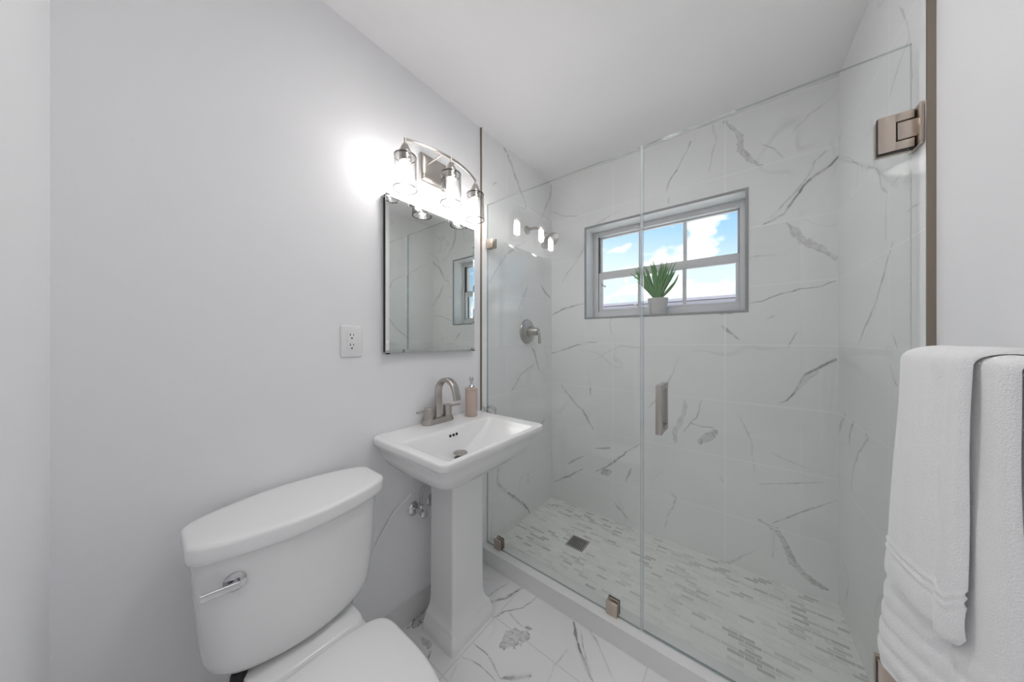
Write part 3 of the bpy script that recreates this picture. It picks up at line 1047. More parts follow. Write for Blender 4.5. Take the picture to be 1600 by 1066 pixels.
# ================================================================== shower fittings
sh = thing('overhead_shower', (XL, 1.70, 2.055), 'round shower head on a bent arm, high on the tiled left wall', 'shower head')
bm = bmesh.new()
tube(bm, [(XL + 0.004, 1.70, 2.056), (-1.15, 1.70, 2.058), (-1.10, 1.70, 2.045), (-1.063, 1.70, 2.012), (-1.045, 1.70, 1.990)], 0.0105)
finish('shower_arm', bm, M['nickel'], sh)
bm = bmesh.new(); lathe(bm, (XL, 1.70, 2.056), (1, 0, 0), [(0, .030), (.004, .030), (.012, .022), (.016, .013)])
finish('flange', bm, M['nickel'], sh)
bm = bmesh.new()
hn = Vector((0.55, -0.05, -0.83)).normalized()
lathe(bm, Vector((-1.048, 1.70, 1.994)), hn, [(-.006, .010), (0, .016), (.012, .017), (.02, .014), (.028, .02), (.05, .055), (.058, .066), (.066, .066), (.068, .060)], n=40)
finish('spray_head', bm, M['nickel'], sh)

vl = thing('shower_valve', (XL, 1.70, 1.345), 'round nickel shower valve with a lever on the tiled left wall', 'shower valve')
bm = bmesh.new(); lathe(bm, (XL, 1.70, 1.345), (1, 0, 0), [(0, .084), (.004, .086), (.010, .082), (.014, .070), (.018, .052), (.024, .046), (.026, .042)], n=48)
finish('escutcheon', bm, M['nickel'], vl)
bm = bmesh.new(); lathe(bm, (XL + .024, 1.70, 1.345), (1, 0, 0), [(0, .034), (.010, .036), (.030, .028), (.066, .025), (.072, .020)], n=32)
finish('hub', bm, M['nickel'], vl)
bm = bmesh.new()
sweep(bm, smooth_path([(XL + .078, 1.70, 1.350), (XL + .094, 1.70, 1.345), (XL + .104, 1.70, 1.315), (XL + .106, 1.70, 1.262)], 6), lambda i, n: [(p[0], p[1]) for p in rrect(-.008 - .006 * i / n, .008 + .006 * i / n, -.005, .005, .003, 0, 3)])
finish('lever', bm, M['nickel'], vl)

fd = thing('floor_drain', (-0.80, 1.668, PAN), 'square slotted metal drain in the shower floor', 'drain')
bm = bmesh.new()
dx, dy, hw = -0.80, 1.668, 0.055
for x0, x1, y0, y1 in ((-hw, hw, -hw, -hw + .007), (-hw, hw, hw - .007, hw), (-hw, -hw + .007, -hw + .007, hw - .007), (hw - .007, hw, -hw + .007, hw - .007)):
    box(bm, dx + x0, dx + x1, dy + y0, dy + y1, PAN, PAN + 0.004)
finish('rim', bm, M['nickel'], fd, smooth=None)
bm = bmesh.new()
for k in range(9):
    x = dx - 0.043 + k * 0.01075
    box(bm, x - .0021, x + .0021, dy - hw + .007, dy + hw - .007, PAN + .0012, PAN + 0.0035)
finish('grate', bm, M['nickel'], fd, smooth=None)
finish('well', Box(dx - hw + .007, dx + hw - .007, dy - hw + .007, dy + hw - .007, PAN, PAN + .0010), M['dark'], fd, smooth=None)

# ================================================================== ceiling fill lamp, added above the frame to balance the light
cl = thing('added_ceiling_fill', (-.35, .80, CEIL), 'round flush fill light added on the bathroom ceiling, out of view', 'fill light')
bm = bmesh.new(); lathe(bm, (-.35, .80, CEIL), (0, 0, -1), [(0, .190), (.030, .190), (.034, .186), (.034, .175), (.026, .172)], n=48)
finish('rim', bm, M['plastic'], cl)
bm = bmesh.new(); lathe(bm, (-.35, .80, CEIL - .0262), (0, 0, -1), [(0, .171), (.006, .171), (.012, .13), (.014, .02)], n=48)
finish('diffuser', bm, M['fill_white'], cl)

# ================================================================== mirror
mr = thing('mirror', (XP, 0.91, 1.233), 'frameless rectangular mirror hanging above the pedestal sink', 'mirror')
MY0, MY1, MZ0, MZ1 = 0.651, 1.169, 1.233, 1.899
bm = bmesh.new()
xf = -1.180
bv = 0.014
def _ring(x, ins):
    return [(x, MY0 + ins, MZ0 + ins), (x, MY1 - ins, MZ0 + ins), (x, MY1 - ins, MZ1 - ins), (x, MY0 + ins, MZ1 - ins)]
vr = [[bm.verts.new(p) for p in _ring(x, i)] for x, i in ((xf - .006, 0), (xf - .0022, 0), (xf, bv))]
for a_, b_ in zip(vr, vr[1:]):
    for i in range(4):
        bm.faces.new((a_[i], a_[(i + 1) % 4], b_[(i + 1) % 4], b_[i]))
bm.faces.new(vr[-1]); bm.faces.new(vr[0])
finish('mirror_glass', bm, M['mirror'], mr, smooth=None)
finish('gap_shadow_block', Box(XP, xf - .0062, MY0 + .004, MY1 - .004, MZ0 + .004, MZ1 - .004), M['black'], mr, smooth=None)  # black box paints the shadow in the gap behind the glass
for y in (MY0, MY1 - 0.018):
    for z0, z1 in ((MZ0 - .005, MZ0 + .010), (MZ1 - .010, MZ1 + .005)):
        if z0 > 1.5 and y > 1.0:
            continue
        bm = bmesh.new()
        box(bm, XP + 0.001, xf + 0.003, y - 0.003, y + .016, (z0 if z0 < 1.5 else MZ1 + .0003), (MZ0 - .0003 if z0 < 1.5 else z1))
        box(bm, xf + .0004, xf + 0.003, y - 0.003, y + .016, z0, z1)
        finish('mirror_clip', bm, M['chrome'], mr, smooth=None)

# ================================================================== outlet
ou = thing('outlet', (XP, 0.5235, 1.283), 'white electrical outlet plate on the wall left of the mirror', 'outlet')
oy, oz = 0.5235, 1.283
bm = bmesh.new(); box(bm, XP, XP + .007, oy - .040, oy + .040, oz - .062, oz + .062, bevel=.004, seg=3)
finish('wall_plate', bm, M['plastic'], ou)
bm = bmesh.new(); box(bm, XP + .0068, XP + .0086, oy - .0175, oy + .0175, oz - .0345, oz + .0345, bevel=.0008)
rc = finish('receptacle', bm, M['plastic'], ou)
bm = bmesh.new()
for s in (-1, 1):
    zc = oz + s * 0.0195
    box(bm, XP + .0085, XP + .0089, oy - .0078, oy - .0050, zc + .001, zc + .0105)
    box(bm, XP + .0085, XP + .0089, oy + .0046, oy + .0070, zc + .002, zc + .0095)
    lathe(bm, (XP + .0085, oy - .0004, zc - .0075), (1, 0, 0), [(0, .0032), (.0004, .0032)], n=14)
finish('socket_slot', bm, M['dark'], rc, smooth=None)
for s in (-1, 1):
    bm = bmesh.new()
    lathe(bm, (XP + .0068, oy, oz + s * .049), (1, 0, 0), [(0, .0034), (.0006, .0034), (.001, .002)], n=14)
    finish('screw', bm, M['plastic'], ou)

# ================================================================== vanity light
vt = thing('vanity_light', (XP, 0.905, 2.105), 'three-globe nickel vanity light with clear seeded glass shades, lit, above the mirror', 'wall light')
bm = bmesh.new()
loft(bm, [[(x, p[0], p[1]) for p in rrect(0.829 + i, 0.981 - i, 2.040 + i, 2.173 - i, .006, 0, 4)] for x, i in ((XP, 0), (XP + .014, 0), (XP + .020, .004), (XP + .024, .014), (XP + .026, .02))])
finish('backplate', bm, M['nickel'], vt)


def bar_x(y):
    return -1.068 - 0.049 * ((y - 0.905) / 0.205) ** 2


BZ = 2.127
bm = bmesh.new()
path = [Vector((bar_x(y), y, BZ)) for y in np.linspace(0.700, 1.110, 25)]
sweep(bm, path, rect_sec(.007, .013))
finish('bar', bm, M['nickel'], vt)
for y in (0.862, 0.948):
    bm = bmesh.new()
    tube(bm, [(XP + .024, y, 2.120), (-1.14, y, 2.124), (bar_x(y) - .003, y, BZ)], .0042)
    finish('strut', bm, M['nickel'], vt)
for y in (0.700, 0.905, 1.110):
    x = bar_x(y)
    bm = bmesh.new()
    lathe(bm, (x, y, BZ + .006), (0, 0, -1), [(0, .0055), (.024, .0055), (.027, .011), (.055, .024), (.062, .0245), (.100, .0245), (.102, .021)], n=28)
    so = finish('lamp_socket', bm, M['nickel'], vt)
    bm = bmesh.new()
    lathe(bm, (x, y, 2.062), (0, 0, -1), [(-.001, .0248), (0, .040), (.003, .0445), (.010, .0455), (.142, .049), (.1425, .0465), (.010, .0430), (.003, .0405), (.002, .0248)], n=40, cap0=False, cap1=False)
    for zr, r_ in ((2.062 - .1425, .0478), (2.062 - .0085, .0448)):
        lathe(bm, (x, y, zr), (0, 0, -1), [(-.0016, r_ - .0014), (-.0016, r_ + .0014), (.0016, r_ + .0014), (.0016, r_ - .0014), (-.0016, r_ - .0014)], n=40, mi=1, cap0=False, cap1=False)
    finish('glass_shade', bm, [M['shade'], M['shade_rim']], vt)
    bm = bmesh.new()
    lathe(bm, (x, y, 2.026), (0, 0, -1), [(0, .009), (.008, .011), (.016, .0135), (.070, .0135), (.080, .011), (.085, .005), (.086, .001)], n=20)
    finish('bulb', bm, M['bulb'], vt)

# ================================================================== pedestal sink
sk = thing('pedestal_sink', (-1.0, 0.90, 0.0), 'white porcelain pedestal sink with a rectangular basin', 'sink')
SB = XP + 0.003
R = lambda x1, y0, y1, r, z, x0=SB: rrect(x0, x1, y0, y1, r, z, 6)
rings = [R(-.955, .822, 1.006, .02, .670, -1.12), R(-.915, .765, 1.050, .05, .692, -1.16), R(-.855, .700, 1.105, .06, .728), R(-.808, .652, 1.150, .055, .772),
         R(-.783, .627, 1.173, .045, .812), R(-.770, .617, 1.183, .034, .842), R(-.764, .611, 1.188, .03, .848), R(-.7625, .6095, 1.1895, .03, .852), R(-.766, .613, 1.186, .03, .8545), R(-.772, .618, 1.181, .03, .8555),
         R(-.772, .618, 1.181, .03, .8575), R(-.752, .606, 1.193, .03, .8585), R(-.746, .602, 1.197, .03, .8615), R(-.743, .600, 1.199, .03, .866), R(-.742, .5995, 1.1995, .03, .878), R(-.742, .5995, 1.1995, .03, .8845),
         R(-.7433, .601, 1.198, .029, .8875), R(-.7458, .6035, 1.1955, .028, .8894), R(-.7495, .607, 1.192, .026, .8902), R(-.756, .614, 1.185, .024, .8904), R(-.7625, .630, 1.156, .018, .8902, -1.056),
         R(-.766, .640, 1.142, .016, .8885, -1.046), R(-.768, .644, 1.138, .016, .8855, -1.041), R(-.771, .650, 1.130, .018, .876, -1.036),
         R(-.785, .685, 1.085, .03, .840, -1.029), R(-.815, .735, 1.03, .045, .806, -1.022), R(-.860, .785, .985, .05, .787, -1.016), R(-.915, .822, .935, .03, .778, -1.011), R(-.940, .845, .910, .03, .7755, -1.006)]
bm = bmesh.new(); loft(bm, rings)
finish('basin', bm, M['porcelain'], sk, smooth=60)
bm = bmesh.new()
P_ = lambda i, r, z, s=0.0: rrect(-1.132 + i * .3, -.925 - i, .790 + i, 1.046 - i, r, z, 5)
rings = [P_(0, .014, 0), P_(0, .014, .032), P_(.003, .014, .040), P_(.010, .014, .062), P_(.013, .014, .070), P_(.013, .014, .076), P_(.020, .014, .082), P_(.027, .014, .098), P_(.031, .014, .112), P_(.034, .014, .14),
         P_(.036, .014, .40), P_(.037, .014, .70)]
loft(bm, rings)
finish('pedestal', bm, M['porcelain'], sk, smooth=50)
for k in (-1, 0, 1):
    bm = bmesh.new()
    y = 0.889 + k * 0.0185
    d = Vector((1, 0, 0.2)).normalized()
    lathe(bm, (-1.0325 - .0042, y, 0.8585), d, [(0, .0062), (.0062, .0062), (.0064, .005)], n=16)
    finish('overflow_hole', bm, M['dark'], sk, smooth=None)
st = None
bm = bmesh.new(); lathe(bm, (-.973, .877, .7935), (0, 0, 1), [(0, .0275), (.002, .0305), (.005, .0305), (.008, .024), (.009, .001)], n=32)
st = finish('drain_stopper', bm, M['nickel'], sk)
bm = bmesh.new(); lathe(bm, (-.973, .877, .7735), (0, 0, 1), [(0, .026), (.0030, .026), (.0030, .010), (.0215, .010)], n=28)
finish('drain_throat', bm, M['dark'], st)

# faucet
FZ = 0.8905
fa = thing('faucet', (-1.165, .905, FZ), 'brushed nickel two-handle faucet with a tall arched spout at the back of the sink', 'faucet')
FY = 0.911
bm = bmesh.new()
loft(bm, [rrect(-1.197 + i, -1.138 - i, FY - .088 + i, FY + .086 - i, .029, z, 8) for z, i in ((FZ, 0), (FZ + .006, .0005), (FZ + .014, .004), (FZ + .022, .006), (FZ + .024, .009))])
finish('base_plate', bm, M['nickel'], fa)
bm = bmesh.new()
pth = [Vector((-1.168, FY, FZ + .022)), Vector((-1.168, FY, FZ + .07)), Vector((-1.168, FY, FZ + .12)), Vector((-1.168, FY, FZ + .150))]
for a in np.linspace(20, 160, 12):
    pth.append(Vector((-1.105 - .063 * math.cos(math.radians(a)), FY, FZ + .146 + .063 * math.sin(math.radians(a)))))
pth += [Vector((-1.0405, FY, FZ + .150)), Vector((-1.036, FY, FZ + .136)), Vector((-1.033, FY, FZ + .120))]
sweep(bm, smooth_path(pth, 3), rect_sec(.017, .032, .007, 4) if False else (lambda i, n: [(p[0], p[1]) for p in rrect(-.0185, .0185, -.0100, .0100, .008, 0, 4)]), up=(0, 0, 1))
finish('spout', bm, M['nickel'], fa)
for s in (-1, 1):
    y = FY + s * .0545
    bm = bmesh.new()
    lathe(bm, (-1.168, y, FZ + .022), (0, 0, 1), [(0, .0225), (.004, .0225), (.005, .021), (.052, .021), (.055, .0195), (.0555, .001)], n=32)
    h = finish('handle', bm, M['nickel'], fa)
    bm = bmesh.new()
    z = FZ + .0665
    dirv = Vector((0.20 if s < 0 else 0.12, s, 0.04 if s < 0 else 0.0)).normalized()
    a = Vector((-1.168, y, z)); 
    pts = [a + dirv * t for t in (-.010, .02, .048, .074)]
    sweep(bm, pts, lambda i, n: [(p[0], p[1]) for p in rrect(-.0112 + .001 * i, .0112 - .001 * i, -.0040, .0040, .0025, 0, 3)])
    finish('lever', bm, M['nickel'], h)

# soap dispenser
sd = thing('soap_dispenser', (-1.125, 1.090, FZ), 'beige stoneware soap dispenser with a chrome pump on the sink', 'soap dispenser')
sx, sy = -1.125, 1.090
bm = bmesh.new()
lathe(bm, (sx, sy, FZ), (0, 0, 1), [(0, .030), (.002, .0318), (.130, .0318), (.1315, .0312), (.133, .0318), (.146, .0318), (.148, .030), (.1485, .012)], n=40)
finish('bottle', bm, M['soap'], sd)
bm = bmesh.new()
lathe(bm, (sx, sy, FZ + .148), (0, 0, 1), [(0, .0155), (.006, .0155), (.012, .011), (.018, .006), (.034, .006), (.034, .0105), (.052, .0115), (.054, .0105), (.0545, .001)], n=24)
tube(bm, [(sx, sy, FZ + .193), (sx + .014, sy - .014, FZ + .193), (sx + .021, sy - .021, FZ + .188)], .0045)
finish('pump', bm, M['chrome'], sd)

# water supply under the sink
def shutoff(y, label, z=.505):
    s = thing('shutoff_valve', (XP, y, z), label, 'valve', 'shutoff valves under the sink')
    bm = bmesh.new(); lathe(bm, (XP, y, z), (1, 0, 0), [(0, .032), (.003, .032), (.010, .024), (.012, .012)], n=28)
    finish('escutcheon', bm, M['chrome'], s)
    bm = bmesh.new()
    lathe(bm, (XP + .010, y, z), (1, 0, 0), [(0, .009), (.030, .009), (.031, .013), (.055, .013), (.056, .008), (.066, .008)], n=18)
    lathe(bm, (XP + .055, y, z), (0, 0, 1), [(0, .009), (.022, .009), (.023, .011), (.034, .011), (.035, .007)], n=16)
    finish('body', bm, M['chrome'], s)
    bm = bmesh.new()
    lathe(bm, (XP + .075, y, z), (1, 0, 0), [(-.009, .006), (-.006, .014), (0, .017), (.008, .016), (.011, .010)], n=20)
    finish('handle', bm, M['chrome'], s)
    bm = bmesh.new()
    tube(bm, [(XP + .055, y, z + .033), (XP + .055, y + .001, z + .065), (XP + .056, y + .008, z + .10), (XP + .060, y + .026, z + .135), (XP + .064, y + .045, z + .17)], .0055)
    finish('braided_hose', bm, M['braid'], s)
    return s
shutoff(.803, 'chrome shutoff valve with a braided hose left of the sink pedestal')
v2 = shutoff(.905, 'chrome shutoff valve mostly hidden behind the sink pedestal')
bm = bmesh.new()
tube(bm, [(XP + .006, .785, .582), (XP + .005, .760, .566), (XP + .005, .722, .548), (XP + .005, .685, .518), (XP + .005, .622, .438), (XP + .005, .579, .358), (XP + .005, .55, .30), (XP + .005, .50, .22), (XP + .006, .47, .16)], .0038)
tag(finish('supply_tube', bm, M['tube'], origin=(XP, .785, .582)), 'thin white water tube running down the wall behind the toilet', 'tube')

# ================================================================== toilet
to = thing('toilet', (-0.80, .305, 0.0), 'white two-piece toilet with its lid closed, beside the sink', 'toilet')
TC, THW = 0.3075, 0.2365


def lens(xf, df, xb, db, hw, z, n=24, r=.03, c=TC):
    """tank outline, bowed front and back"""
    pts = []
    ys = [-math.cos(math.pi * k / n) for k in range(n + 1)]
    for s in ys:
        e = max(0.0, abs(s) - (1 - r / hw)) / (r / hw)
        pull = r * 0.8 * (1 - math.sqrt(max(0, 1 - e * e)))
        pts.append((xf - df * s * s - pull, c + s * hw, z))
    for s in reversed(ys):
        e = max(0.0, abs(s) - (1 - r / hw)) / (r / hw)
        pull = r * 0.8 * (1 - math.sqrt(max(0, 1 - e * e)))
        pts.append((xb + db * s * s + pull, c + s * hw, z))
    return pts


bm = bmesh.new()
LR = lambda i, z, rr=.032: lens(-.928 - i, .058, -1.198 + i, .058, THW - i, z, r=rr)
loft(bm, [LR(.010, .768), LR(.004, .7685), LR(.001, .772), LR(0, .780), LR(0, .803), LR(.0012, .8075), LR(.0038, .8104), LR(.0075, .8119), LR(.016, .8126), LR(.034, .8132)])
finish('tank_lid', bm, M['porcelain'], to, smooth=60)
bm = bmesh.new()
TR = lambda i, f, z, rr=.055: lens(-.945 - f, .055, -1.190 + i * .3, .05, THW - .012 - i, z, r=rr)
loft(bm, [TR(0, 0, .768), TR(.004, .002, .70), TR(.011, .004, .60), TR(.016, .006, .53), TR(.020, .008, .495), TR(.026, .010, .472), TR(.036, .014, .458), TR(.050, .022, .450), TR(.066, .034, .4465), TR(.08, .05, .446)])
finish('tank', bm, M['porcelain'], to, smooth=60)
# flush lever
ly, lz = .152, .703
s_ = (ly - TC) / THW
lx = -.945 - .003 - .055 * s_ * s_
nrm = Vector((1, -.28, 0)).normalized()
tdir = Vector((.28, 1, 0)).normalized()
bm = bmesh.new()
lathe(bm, (lx - .004, ly, lz), nrm, [(0, .022), (.007, .022), (.010, .018), (.011, .010)], n=32)
lv = finish('flush_lever', bm, M['chrome'], to)
bm = bmesh.new()
a = Vector((lx, ly, lz)) + nrm * .008
lathe(bm, a, nrm, [(0, .007), (.012, .007), (.013, .004)], n=16)
p0 = a + nrm * .010
sweep(bm, [p0 + tdir * .010, p0 - tdir * .008 + Vector((0, 0, -.001)), p0 - tdir * .035 + Vector((0, 0, -.0025)), p0 - tdir * .056 + Vector((0, 0, -.004))],
      lambda i, n: [(q[0], q[1]) for q in rrect(-.0035, .0035, -.008 - .0005 * i, .008 + .0005 * i, .003, 0, 3)])
finish('handle_arm', bm, M['chrome'], lv)


def dshape(xb, xf, hw, z, n=40, c=.305, pb=2.6, back=.75):
    """elongated seat outline, flat at the back"""
    pts = []
    xm = xb + (xf - xb) * .40
    for k in range(n):
        a = 2 * math.pi * k / n
        ca, sa = math.cos(a), math.sin(a)
        x = xm + (xf - xm) * math.copysign(abs(ca) ** .95, ca) if ca > 0 else xm + (xm - xb) * math.copysign(abs(ca) ** (1 / 3.6), ca)
        y = c + hw * math.copysign(abs(sa) ** (.95 if ca > 0 else .62), sa)
        pts.append((x, y, z))
    return pts


bm = bmesh.new()
D = lambda i, z: dshape(-.905 + i, -.435 - i, .181 - i, z)
loft(bm, [D(.006, .424), D(.001, .427), D(0, .433), D(.001, .438), D(.005, .442), D(.012, .444), D(.05, .4465), D(.10, .4475)])
finish('seat_lid', bm, M['plastic'], to, smooth=60)
bm = bmesh.new()
D2 = lambda i, z: dshape(-.900 + i, -.438 - i, .178 - i, z)
loft(bm, [D2(.006, .402), D2(.001, .405), D2(0, .412), D2(.001, .418), D2(.006, .4225)])
finish('seat', bm, M['plastic'], to, smooth=60)
bm = bmesh.new()
E_ = lambda xb, xf, hw, z: dshape(xb, xf, hw, z, pb=2)
loft(bm, [E_(-1.00, -.62, .115, 0), E_(-1.00, -.62, .115, .03), E_(-.99, -.62, .105, .10), E_(-.98, -.56, .115, .22), E_(-.96, -.48, .15, .32), E_(-.945, -.448, .170, .375), E_(-.94, -.443, .174, .395), E_(-.935, -.446, .17, .4005)])
finish('bowl', bm, M['porcelain'], to, smooth=60)
bm = bmesh.new()
loft(bm, [rrect(-1.16, -.80, .20, .41, .03, .18), rrect(-1.17, -.80, .175, .435, .03, .34), rrect(-1.175, -.80, .165, .447, .03, .40), rrect(-1.175, -.80, .163, .449, .03, .402), rrect(-1.172, -.80, .168, .444, .028, .409), rrect(-1.172, -.915, .170, .442, .028, .412), rrect(-1.172, -.925, .172, .440, .028, .428), rrect(-1.17, -.932, .178, .434, .028, .432)])
finish('deck', bm, M['porcelain'], to, smooth=50)
bm = bmesh.new(); lathe(bm, (-1.09, TC, .4315), (0, 0, 1), [(0, .04), (.0145, .04)], n=24)
finish('tank_gasket', bm, M['dark'], to)
# filler fitting under the tank
bm = bmesh.new()
lathe(bm, (-1.015, .165, .4475), (0, 0, -1), [(0, .014), (.010, .017), (.035, .017), (.04, .012)], n=18)
ff = finish('filler_nut', bm, M['dark'], to)
bm = bmesh.new()
tube(bm, [(-1.005, .168, .412), (-1.005, .165, .39), (-1.01, .155, .36), (-1.06, .12, .30), (-1.15, .10, .22), (XP + .012, .10, .18)], .008)
finish('filler_hose', bm, M['grey_rubber'], ff)

# ================================================================== plant on the sill
pl = thing('potted_plant', (-.443, 2.105, WZ0), 'small potted grass plant on the window sill', 'plant')
px, py = -.443, 2.102
bm = bmesh.new()
lathe(bm, (px, py, WZ0), (0, 0, 1), [(0, .044), (.003, .046), (.100, .060), (.107, .060), (.107, .052), (.085, .049)], n=32)
pot = finish('pot', bm, M['pot'], pl)
bm = bmesh.new(); lathe(bm, (px, py, WZ0 + .080), (0, 0, 1), [(0, .045), (.008, .0475), (.011, .02)], n=24)
finish('soil', bm, M['soil'], pl)
bm = bmesh.new()


def blade(bm, base, tip, bend, w):
    base, tip = Vector(base), Vector(tip)
    n = 7
    ax = (tip - base)
    side = ax.cross(Vector((random.uniform(-.4, .4), -1, random.uniform(-.2, .2)))).normalized()
    nor = side.cross(ax).normalized()
    L = []
    for k in range(n + 1):
        t = k / n
        p = base + ax * t + bend * math.sin(math.pi * t)
        ww = w * (0.45 + 0.75 * math.sin(math.pi * min(1, t * .75 + .12))) * (1 - max(0, (t - .82) / .18) * .75)
        L.append((p, ww))
    top = []; bot = []
    for p, ww in L:
        top.append([bm.verts.new(p - side * ww), bm.verts.new(p + nor * ww * .25), bm.verts.new(p + side * ww), bm.verts.new(p - nor * .0006)])
    for a_, b_ in zip(top, top[1:]):
        for i in range(4):
            bm.faces.new((a_[i], a_[(i + 1) % 4], b_[(i + 1) % 4], b_[i]))
    bm.faces.new(top[0]); bm.faces.new(top[-1])


bm2 = bmesh.new()
for k in range(130):
    ang = random.uniform(0, 2 * math.pi)
    rad = math.sqrt(random.random())
    hh = random.uniform(.15, .285) * (1 - .14 * rad)
    bx, by = px + .008 * rad * math.cos(ang), py + .008 * rad * math.sin(ang)
    sx_ = .135 * rad * math.cos(ang) - .012
    sy_ = .052 * rad * math.sin(ang) - .004
    tipv = (px + sx_, max(2.045, min(2.158, py + sy_)), WZ0 + .088 + hh)
    blade(bm, (bx, by, WZ0 + .088), tipv, Vector((sx_ * -.05, 0, .0)), random.uniform(.0030, .0050))
for k in range(26):
    ang = 2 * math.pi * k / 26
    rad = math.sqrt(random.random())
    blade(bm2, (px, py, WZ0 + .085), (px + .06 * rad * math.cos(ang), py + .02 * rad * math.sin(ang), WZ0 + .185), Vector((0, 0, 0)), .006)
blade(bm, (px, py, WZ0 + .09), (px - .175, py + .0, WZ0 + .295), Vector((0, 0, .02)), .005)
blade(bm, (px, py, WZ0 + .09), (px - .150, py + .02, WZ0 + .31), Vector((0, 0, .02)), .005)
blade(bm, (px, py, WZ0 + .09), (px + .120, py + .0, WZ0 + .25), Vector((.02, 0, .0)), .005)
finish('foliage', bm, M['leaf'], pl, smooth=None)
finish('stems', bm2, M['stem'], pl, smooth=None)

# ================================================================== towel bar and towels
tb = thing('towel_bar', (0.37, .86, 1.245), 'chrome towel bar on the right wall, under the white towels', 'towel bar')
BX, BZT = 0.305, 1.246
bm = bmesh.new()
lathe(bm, (BX, .62, BZT), (0, 1, 0), [(0, .008), (.425, .008)], n=20)
finish('rail', bm, M['chrome'], tb)
for y in (.630, 1.030):
    bm = bmesh.new()
    box(bm, BX - .012, BX + .012, y - .009, y + .009, BZT - .013, BZT + .013, bevel=.0015)
    box(bm, BX + .010, xrp(y) - .004, y - .007, y + .007, BZT - .010, BZT + .010, bevel=.001)
    box(bm, xrp(y) - .009, xrp(y) - .0006, y - .024, y + .024, BZT - .024, BZT + .024, bevel=.0015)
    finish('bracket', bm, M['chrome'], tb)


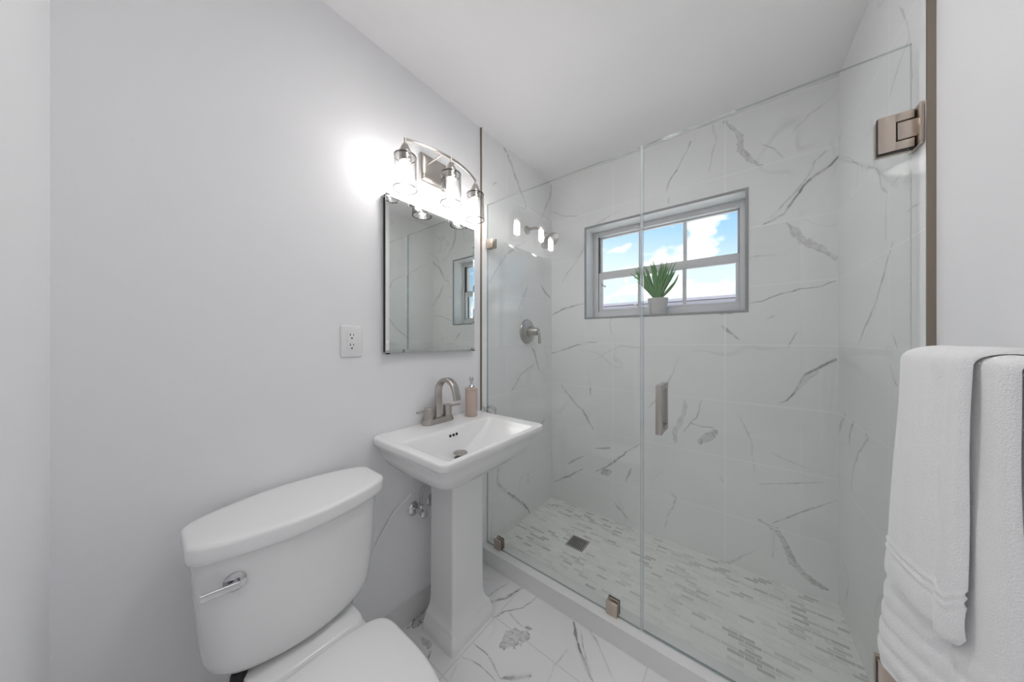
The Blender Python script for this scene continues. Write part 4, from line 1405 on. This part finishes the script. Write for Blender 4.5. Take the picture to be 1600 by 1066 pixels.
def towel(name, y0, y1, front, back_x, top_r, zf, zb, thick, ribs, seed, label, lip=0.0):
    """a folded towel over the rail; front(v, z) gives the x of the front sheet at fraction v along y (0 = far edge)"""
    r = np.random.default_rng(seed)
    NY, NF, NT, NB = 44, 110, 16, 40
    ph = r.uniform(0, 6.28, 8)

    def wob(v, z):
        return (.0022 * math.sin(5 * v + 3 * z + ph[0]) + .0014 * math.sin(11 * v - 7 * z + ph[1]) + .0009 * math.sin(23 * v + 19 * z + ph[2]))
    rows = []
    for k in range(NF + 1):                                     # up the front
        rows.append(('f', k / NF))
    for k in range(1, NT):
        rows.append(('t', k / NT))
    for k in range(NB + 1):
        rows.append(('b', k / NB))
    bm = bmesh.new()
    grid_o, grid_i = [], []
    for kind, t in rows:
        ro = []
        for j in range(NY + 1):
            v = j / NY
            zbot = zf(v)
            ztop = BZT
            y = y0(v) if callable(y0) else y0 + (y1 - y0) * v
            xt = front(v, ztop)
            if kind == 'f':
                z = zbot + (ztop - zbot) * t
                x = front(v, z) + wob(v, z)
                for (h0, h1, amp) in ribs:
                    d = z - zbot
                    if h0 < d < h1:
                        x -= amp * math.sin(math.pi * (d - h0) / (h1 - h0)) ** .7
            elif kind == 't':
                a = math.pi * t
                xm, rx = (xt + back_x) / 2, (back_x - xt) / 2
                x = xm - rx * math.cos(a) + wob(v, ztop) * (1 - t)
                z = ztop + top_r(v) * math.sin(a) ** .8
            else:
                z = ztop + (zb - ztop) * t
                x = back_x + wob(v, z) * .3
            # the two long edges are folds: round them off
            e = min(v, 1 - v) / .055
            if e < 1:
                x += (thick * .9) * (1 - math.sqrt(max(0, 1 - (1 - e) ** 2))) * (1 if kind == 'f' else (-1 if kind == 'b' else math.cos(math.pi * t)))
                if kind == 't':
                    z -= thick * .9 * (1 - math.sqrt(max(0, 1 - (1 - e) ** 2))) * math.sin(math.pi * t)
            ro.append((x, y, z))
        grid_o.append(ro)
    nr = len(grid_o)
    vo = [[bm.verts.new(p) for p in ro] for ro in grid_o]
    vi = []
    for i, ro in enumerate(grid_o):
        kind, t = rows[i]
        ri = []
        for j, (x, y, z) in enumerate(ro):
            v = j / NY
            e = min(1.0, min(v, 1 - v) / .055)
            th = max(.001, thick * (1 if e >= 1 else math.sqrt(max(0, 1 - (1 - e) ** 2))))
            if kind == 'f':
                ri.append((x + th, y, z))
            elif kind == 'b':
                ri.append((x - th, y, z))
            else:
                a = math.pi * t
                ri.append((x + th * math.cos(a), y, z - th * math.sin(a)))
        vi.append([bm.verts.new(p) for p in ri])
    for g in (vo, vi):
        for i in range(nr - 1):
            for j in range(NY):
                bm.faces.new((g[i][j], g[i][j + 1], g[i + 1][j + 1], g[i + 1][j]))
    for i in range(nr - 1):
        for j in (0, NY):
            bm.faces.new((vo[i][j], vo[i + 1][j], vi[i + 1][j], vi[i][j]))
    for i in (0, nr - 1):
        for j in range(NY):
            bm.faces.new((vo[i][j], vo[i][j + 1], vi[i][j + 1], vi[i][j]))
    o = finish(name, bm, M['terry'], origin=(BX, (y0(.5) if callable(y0) else (y0 + y1) / 2), BZT), smooth=80)
    return tag(o, label, 'towel')


def bath_front(v, z):
    # far edge bulges into the room near the hem, near edge lies back
    d = (BZT - z)
    far = .263 - .034 * min(1, d / .60)
    near = .280 + .006 * d
    s = v
    x = far + (near - far) * (s ** 1.0)
    # long fold along the near third
    x += .012 * math.exp(-((v - .60) / .05) ** 2) * min(1, .5 + d)
    return x


towel('bath_towel', 1.008, .732, bath_front, .334, lambda v: .0212, lambda v: .588 + .060 * v + .035 * max(0, 1 - v / .09) ** 2, .84, .012,
      [(.012, .046, .0035), (.052, .086, .0035), (.092, .126, .003), (.132, .166, .003)], 3,
      'large white terry bath towel with ribbed hem, folded over the bar underneath the small towel')


HY0, HY1 = .975, .786


def hand_front(v, z):
    d = (BZT - z)
    y = HY0 + (HY1 - HY0) * v
    return bath_front((1.008 - y) / .276, z) - .0145 - .003 * math.sin(3 * d)


towel('hand_towel', HY0, HY1, hand_front, .3495, lambda v: .0325, lambda v: .808 - .004 * v + .025 * max(0, 1 - (1 - v) / .12) ** 2, .88, .010,
      [(.050, .062, .003), (.066, .074, .003), (.0, .05, .002)], 9,
      'smaller white terry hand towel laid over the bath towel')
